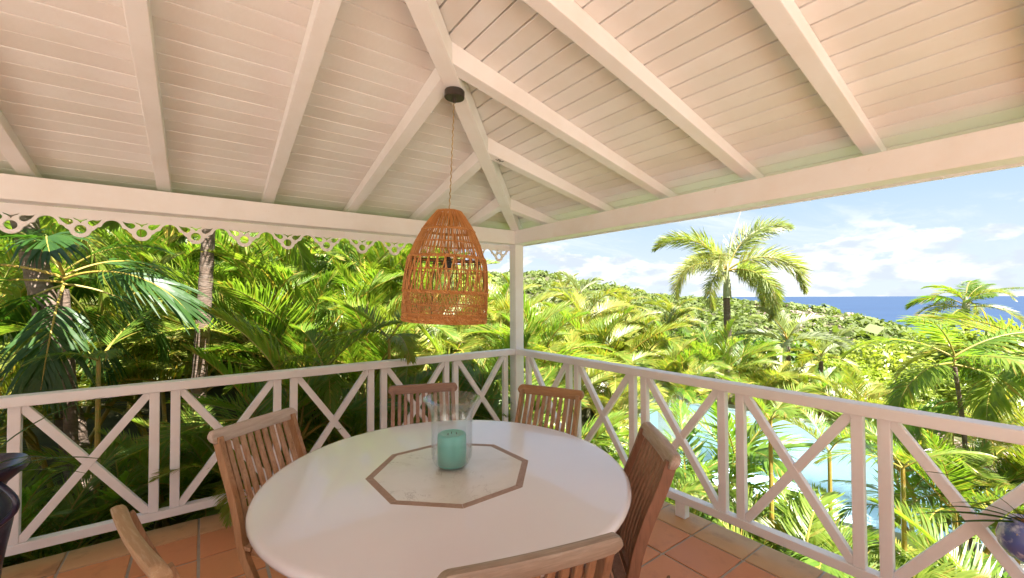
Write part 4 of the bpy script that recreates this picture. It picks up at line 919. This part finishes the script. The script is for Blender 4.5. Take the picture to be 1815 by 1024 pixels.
for i, (px, d, rx, rz, top, l, lb) in enumerate(bb):
    p = at(px, 512, d); bush(lb, p.x, p.y, rx, rz, top, CR_L if l else CR_B, 700 + i)
# distant palms in the valley
for i, (px, d, z) in enumerate([(1025, 34, 1.2), (1110, 40, .2), (1195, 36, -.6), (1000, 48, 1.6)]):
    c = at(px, 512, d); c.z = z
    palm(['spiky grey green palm standing above the valley', 'small palm in the middle of the valley', 'small palm left of the foxtail fronds in the valley', 'distant palm below the hill top'][i], c, (c.x, c.y, gz(c.x, c.y)), .18, .14, SILV if i == 0 else YEL, 3.0, 12, 620 + i, els=(75, -10), shaft=False)

# --- potted plants at both edges
def pot(label, loc, prof, m, inner, leaves, lm, stand=None, name='plant_pot'):
    t = thing(name, label, 'plant pot', loc)
    mb = MB(); mb.lathe(prof, 40); mb.build('pot', m, t, smooth=True)
    mb = MB(); r0 = inner[0]; mb.lathe([(r0, inner[1]), (.001, inner[1] + .01)], 32); mb.build('soil', SOIL, t)
    for (az_, el, L, w, bend) in leaves:
        mb = MB(); N = 10; p = Vector((0, 0, inner[1])); a_ = R(el); vs_ = []; hd = Vector((math.cos(R(az_)), math.sin(R(az_)), 0)); sd_ = Vector((-hd.y, hd.x, 0))
        for i in range(N + 1):
            u = i / N; ww = w * math.sin(PI * min(.97, .12 + .86 * u)) ** .6 * (1 - u * .5) / 2
            if i == N: ww = .0008
            d = hd * math.cos(a_) + Vector((0, 0, math.sin(a_))); up_ = sd_.cross(d)
            vs_ += [p - sd_ * ww + Vector((0, 0, ww * .5)), p, p + sd_ * ww + Vector((0, 0, ww * .5))]; p = p + d * L / N; a_ -= R(bend) / N
        mb.add(vs_, [(3 * i + j, 3 * i + j + 1, 3 * i + j + 4, 3 * i + j + 3) for i in range(N) for j in (0, 1)]); mb.build('leaf', lm, t, smooth=True)
    return t
ps = at(-62, 830, 1.62)
azr = math.degrees(az)
pot('dark navy glazed urn with wide rim and handle at the left edge', (ps.x, ps.y, 0), [(.001, 0), (.10, 0), (.115, .02), (.095, .10), (.085, .25), (.10, .40), (.125, .56), (.118, .63), (.095, .68), (.11, .715), (.162, .765), (.168, .785), (.160, .795), (.145, .785), (.10, .735), (.08, .70)], NAVY, (.095, .725),
    [(azr + 8, 28, .52, .020, 45), (azr + 18, 20, .42, .014, 50), (azr - 8, 38, .55, .012, 60), (azr + 60, 60, .5, .02, 60), (azr + 170, 50, .5, .02, 60)], L_DARK)
URN = [o for o in COL.objects if o.name.startswith('plant_pot')][0]
mb = MB(); h_ = RT.normalized(); mb.tube([h_ * (.115 + .085 * math.sin(PI * q / 14)) + Vector((0, 0, .745 - .18 * q / 14)) for q in range(15)], .010, 10); mb.build('handle', NAVY, URN, smooth=True)
pr = at(1822, 955, 1.55)
pot('blue and white glazed bowl with long thin leaves at the right edge', (pr.x, pr.y, pr.z - .08), [(.001, 0), (.03, 0), (.055, .012), (.075, .045), (.08, .08), (.07, .115), (.05, .14), (.045, .15), (.04, .14)], BLUEW, (.043, .135),
    [(azr + 172, 12, .36, .022, 22), (azr + 165, 22, .30, .016, 40), (azr + 182, 6, .34, .020, 10), (azr + 150, 55, .35, .016, 70), (azr + 175, 35, .27, .014, 45), (azr + 40, 60, .3, .012, 60)], L_DARK, name='plant_bowl')
BOWL = [o for o in COL.objects if o.name.startswith('plant_bowl')][0]

# --- distant hillside scrub: low leafy clumps, one mass
def scrub():
    rg = np.random.default_rng(12); N = 17000
    az_ = np.radians(rg.uniform(4, 62, N)); rr = np.exp(rg.uniform(np.log(26), np.log(250), N))
    x = CAM.x + rr * np.cos(az_); y = CAM.y + rr * np.sin(az_); z = ground(x, y); ok = (z > -50); x, y, z, rr = x[ok], y[ok], z[ok], rr[ok]; N = len(x)
    s = np.exp(rg.normal(-.45, .45, N)) * (.6 + rr / 170)
    bm = bmesh.new(); bmesh.ops.create_icosphere(bm, subdivisions=1, radius=1); bv = np.array([v.co[:] for v in bm.verts]); bf = np.array([[v.index for v in f.verts] for f in bm.faces]); bm.free()
    q = 9; V = []; F = []; o = 0
    # every clump = random leaf cards around a dome
    d = rg.normal(size=(N, 20, 3)); d /= np.linalg.norm(d, axis=2)[..., None]; d[..., 2] = np.abs(d[..., 2])
    p = np.stack([x, y, z - .1 * s], 1)[:, None, :] + d * (s[:, None, None] * rg.uniform(.6, 1.05, (N, 20, 1))) * np.array([1, 1, .8])
    nrm = d + rg.normal(size=d.shape) * .4; nrm /= np.linalg.norm(nrm, axis=2)[..., None]
    t1 = np.cross(nrm, rg.normal(size=d.shape)); t1 /= np.linalg.norm(t1, axis=2)[..., None]; t2 = np.cross(nrm, t1); ls = (s[:, None, None] * rg.uniform(.22, .42, (N, 20, 1)))
    v = np.stack([p - t1 * ls, p + t2 * ls * .7, p + t1 * ls, p - t2 * ls * .7], 2).reshape(-1, 3)
    nf = N * 20; me = bpy.data.meshes.new('hill_scrub'); me.vertices.add(nf * 4); me.vertices.foreach_set('co', v.ravel()); me.loops.add(nf * 4); me.loops.foreach_set('vertex_index', np.arange(nf * 4)); me.polygons.add(nf); me.polygons.foreach_set('loop_start', np.arange(nf) * 4); me.update(calc_edges=True)
    me.materials.append(L_FAR); return me
tag(link('hill_scrub', scrub()), 'dense low scrub covering the distant hills', 'shrubs', kind='stuff')
# rocks between pool and bushes, and on the far headland
rg = random.Random(4)
def rock_mesh(seed):
    r_ = random.Random(seed); bm = bmesh.new(); bmesh.ops.create_icosphere(bm, subdivisions=2, radius=1)
    ax = [Vector((r_.uniform(-1, 1), r_.uniform(-1, 1), r_.uniform(-1, 1))).normalized() for _ in range(9)]; hs = [r_.uniform(.5, .8) for _ in range(9)]
    for v in bm.verts:
        for a_, h in zip(ax, hs):
            d = v.co.dot(a_)
            if d > h: v.co -= a_ * (d - h)
    me = bpy.data.meshes.new('rock'); bm.to_mesh(me); bm.free(); me.materials.append(ROCK); return me
RK = [rock_mesh(i) for i in range(5)]
rb = thing('rock_border', 'border of loose pinkish rocks along the far edge of the pool', 'rock border', (7.6, -.5, -1.15))
for i in range(70):
    u = rg.uniform(0, 1); k = int(u * 26) % len(outer); p, nr = outer[k]
    if p.x < 5.5: continue
    q = p + nr * rg.uniform(.55, 1.25); s = rg.uniform(.09, .2)
    o = link('rock', RK[i % 5], rb); o.location = Vector((q.x, q.y, -1.13)) - rb.location; o.rotation_euler = (rg.uniform(0, 6), rg.uniform(0, 6), rg.uniform(0, 6)); o.scale = (s, s * rg.uniform(.7, 1), s * rg.uniform(.5, .8))
mb = MB()
for i in range(200):
    a_ = R(rg.uniform(9, 24)); r_ = rg.uniform(95, 150); x, y = CAM.x + r_ * math.cos(a_), CAM.y + r_ * math.sin(a_); s = rg.uniform(.3, .9); me_ = RK[i % 5]
    Mx = Matrix.Translation((x, y, gz(x, y) + s * .1)) @ Euler((rg.uniform(0, 6), rg.uniform(0, 6), 0)).to_matrix().to_4x4() @ Matrix.Diagonal((s, s, s * .7, 1))
    mb.add([Mx @ v.co for v in me_.vertices], [tuple(p.vertices) for p in me_.polygons])
tag(mb.build('headland_rocks', ROCK), 'rocky outcrop on the headland above the sea', 'rocks', kind='stuff')

for i, (x, y, a_) in enumerate([(-.62, -2.10, .4), (-2.75, -.35, 1.9), (-.33, -2.62, 3.0)]):
    mb = MB(); mb.add([(-.025, 0, .001), (-.008, .008, .005), (.012, .007, .007), (.03, 0, .002), (.012, -.007, .006), (-.008, -.008, .004), (0, 0, .001)], [(0, 6, 1), (1, 6, 2), (2, 6, 3), (3, 6, 4), (4, 6, 5), (5, 6, 0)])
    o = mb.build('dry_leaf', mat('dry_leaf', (.20, .10, .04), .8)); o.location = (x, y, .002); o.rotation_euler = (0, 0, a_)
    tag(o, ['small dry brown leaf on the tiles right of the table', 'small dry brown leaf on the tiles by the left railing', 'small dry brown leaf on the tiles near the pool railing'][i], 'leaf')
# the wire stub sits on the underside of the third right rafter
WIRE.location = Vector((-1.0, -1.105 + .0, zr(1.0) + .0)); WIRE.rotation_euler = (0, 0, az)
tag(WIRE, 'small bent brown wire stub on the rafter right of the hip beam', 'wire')
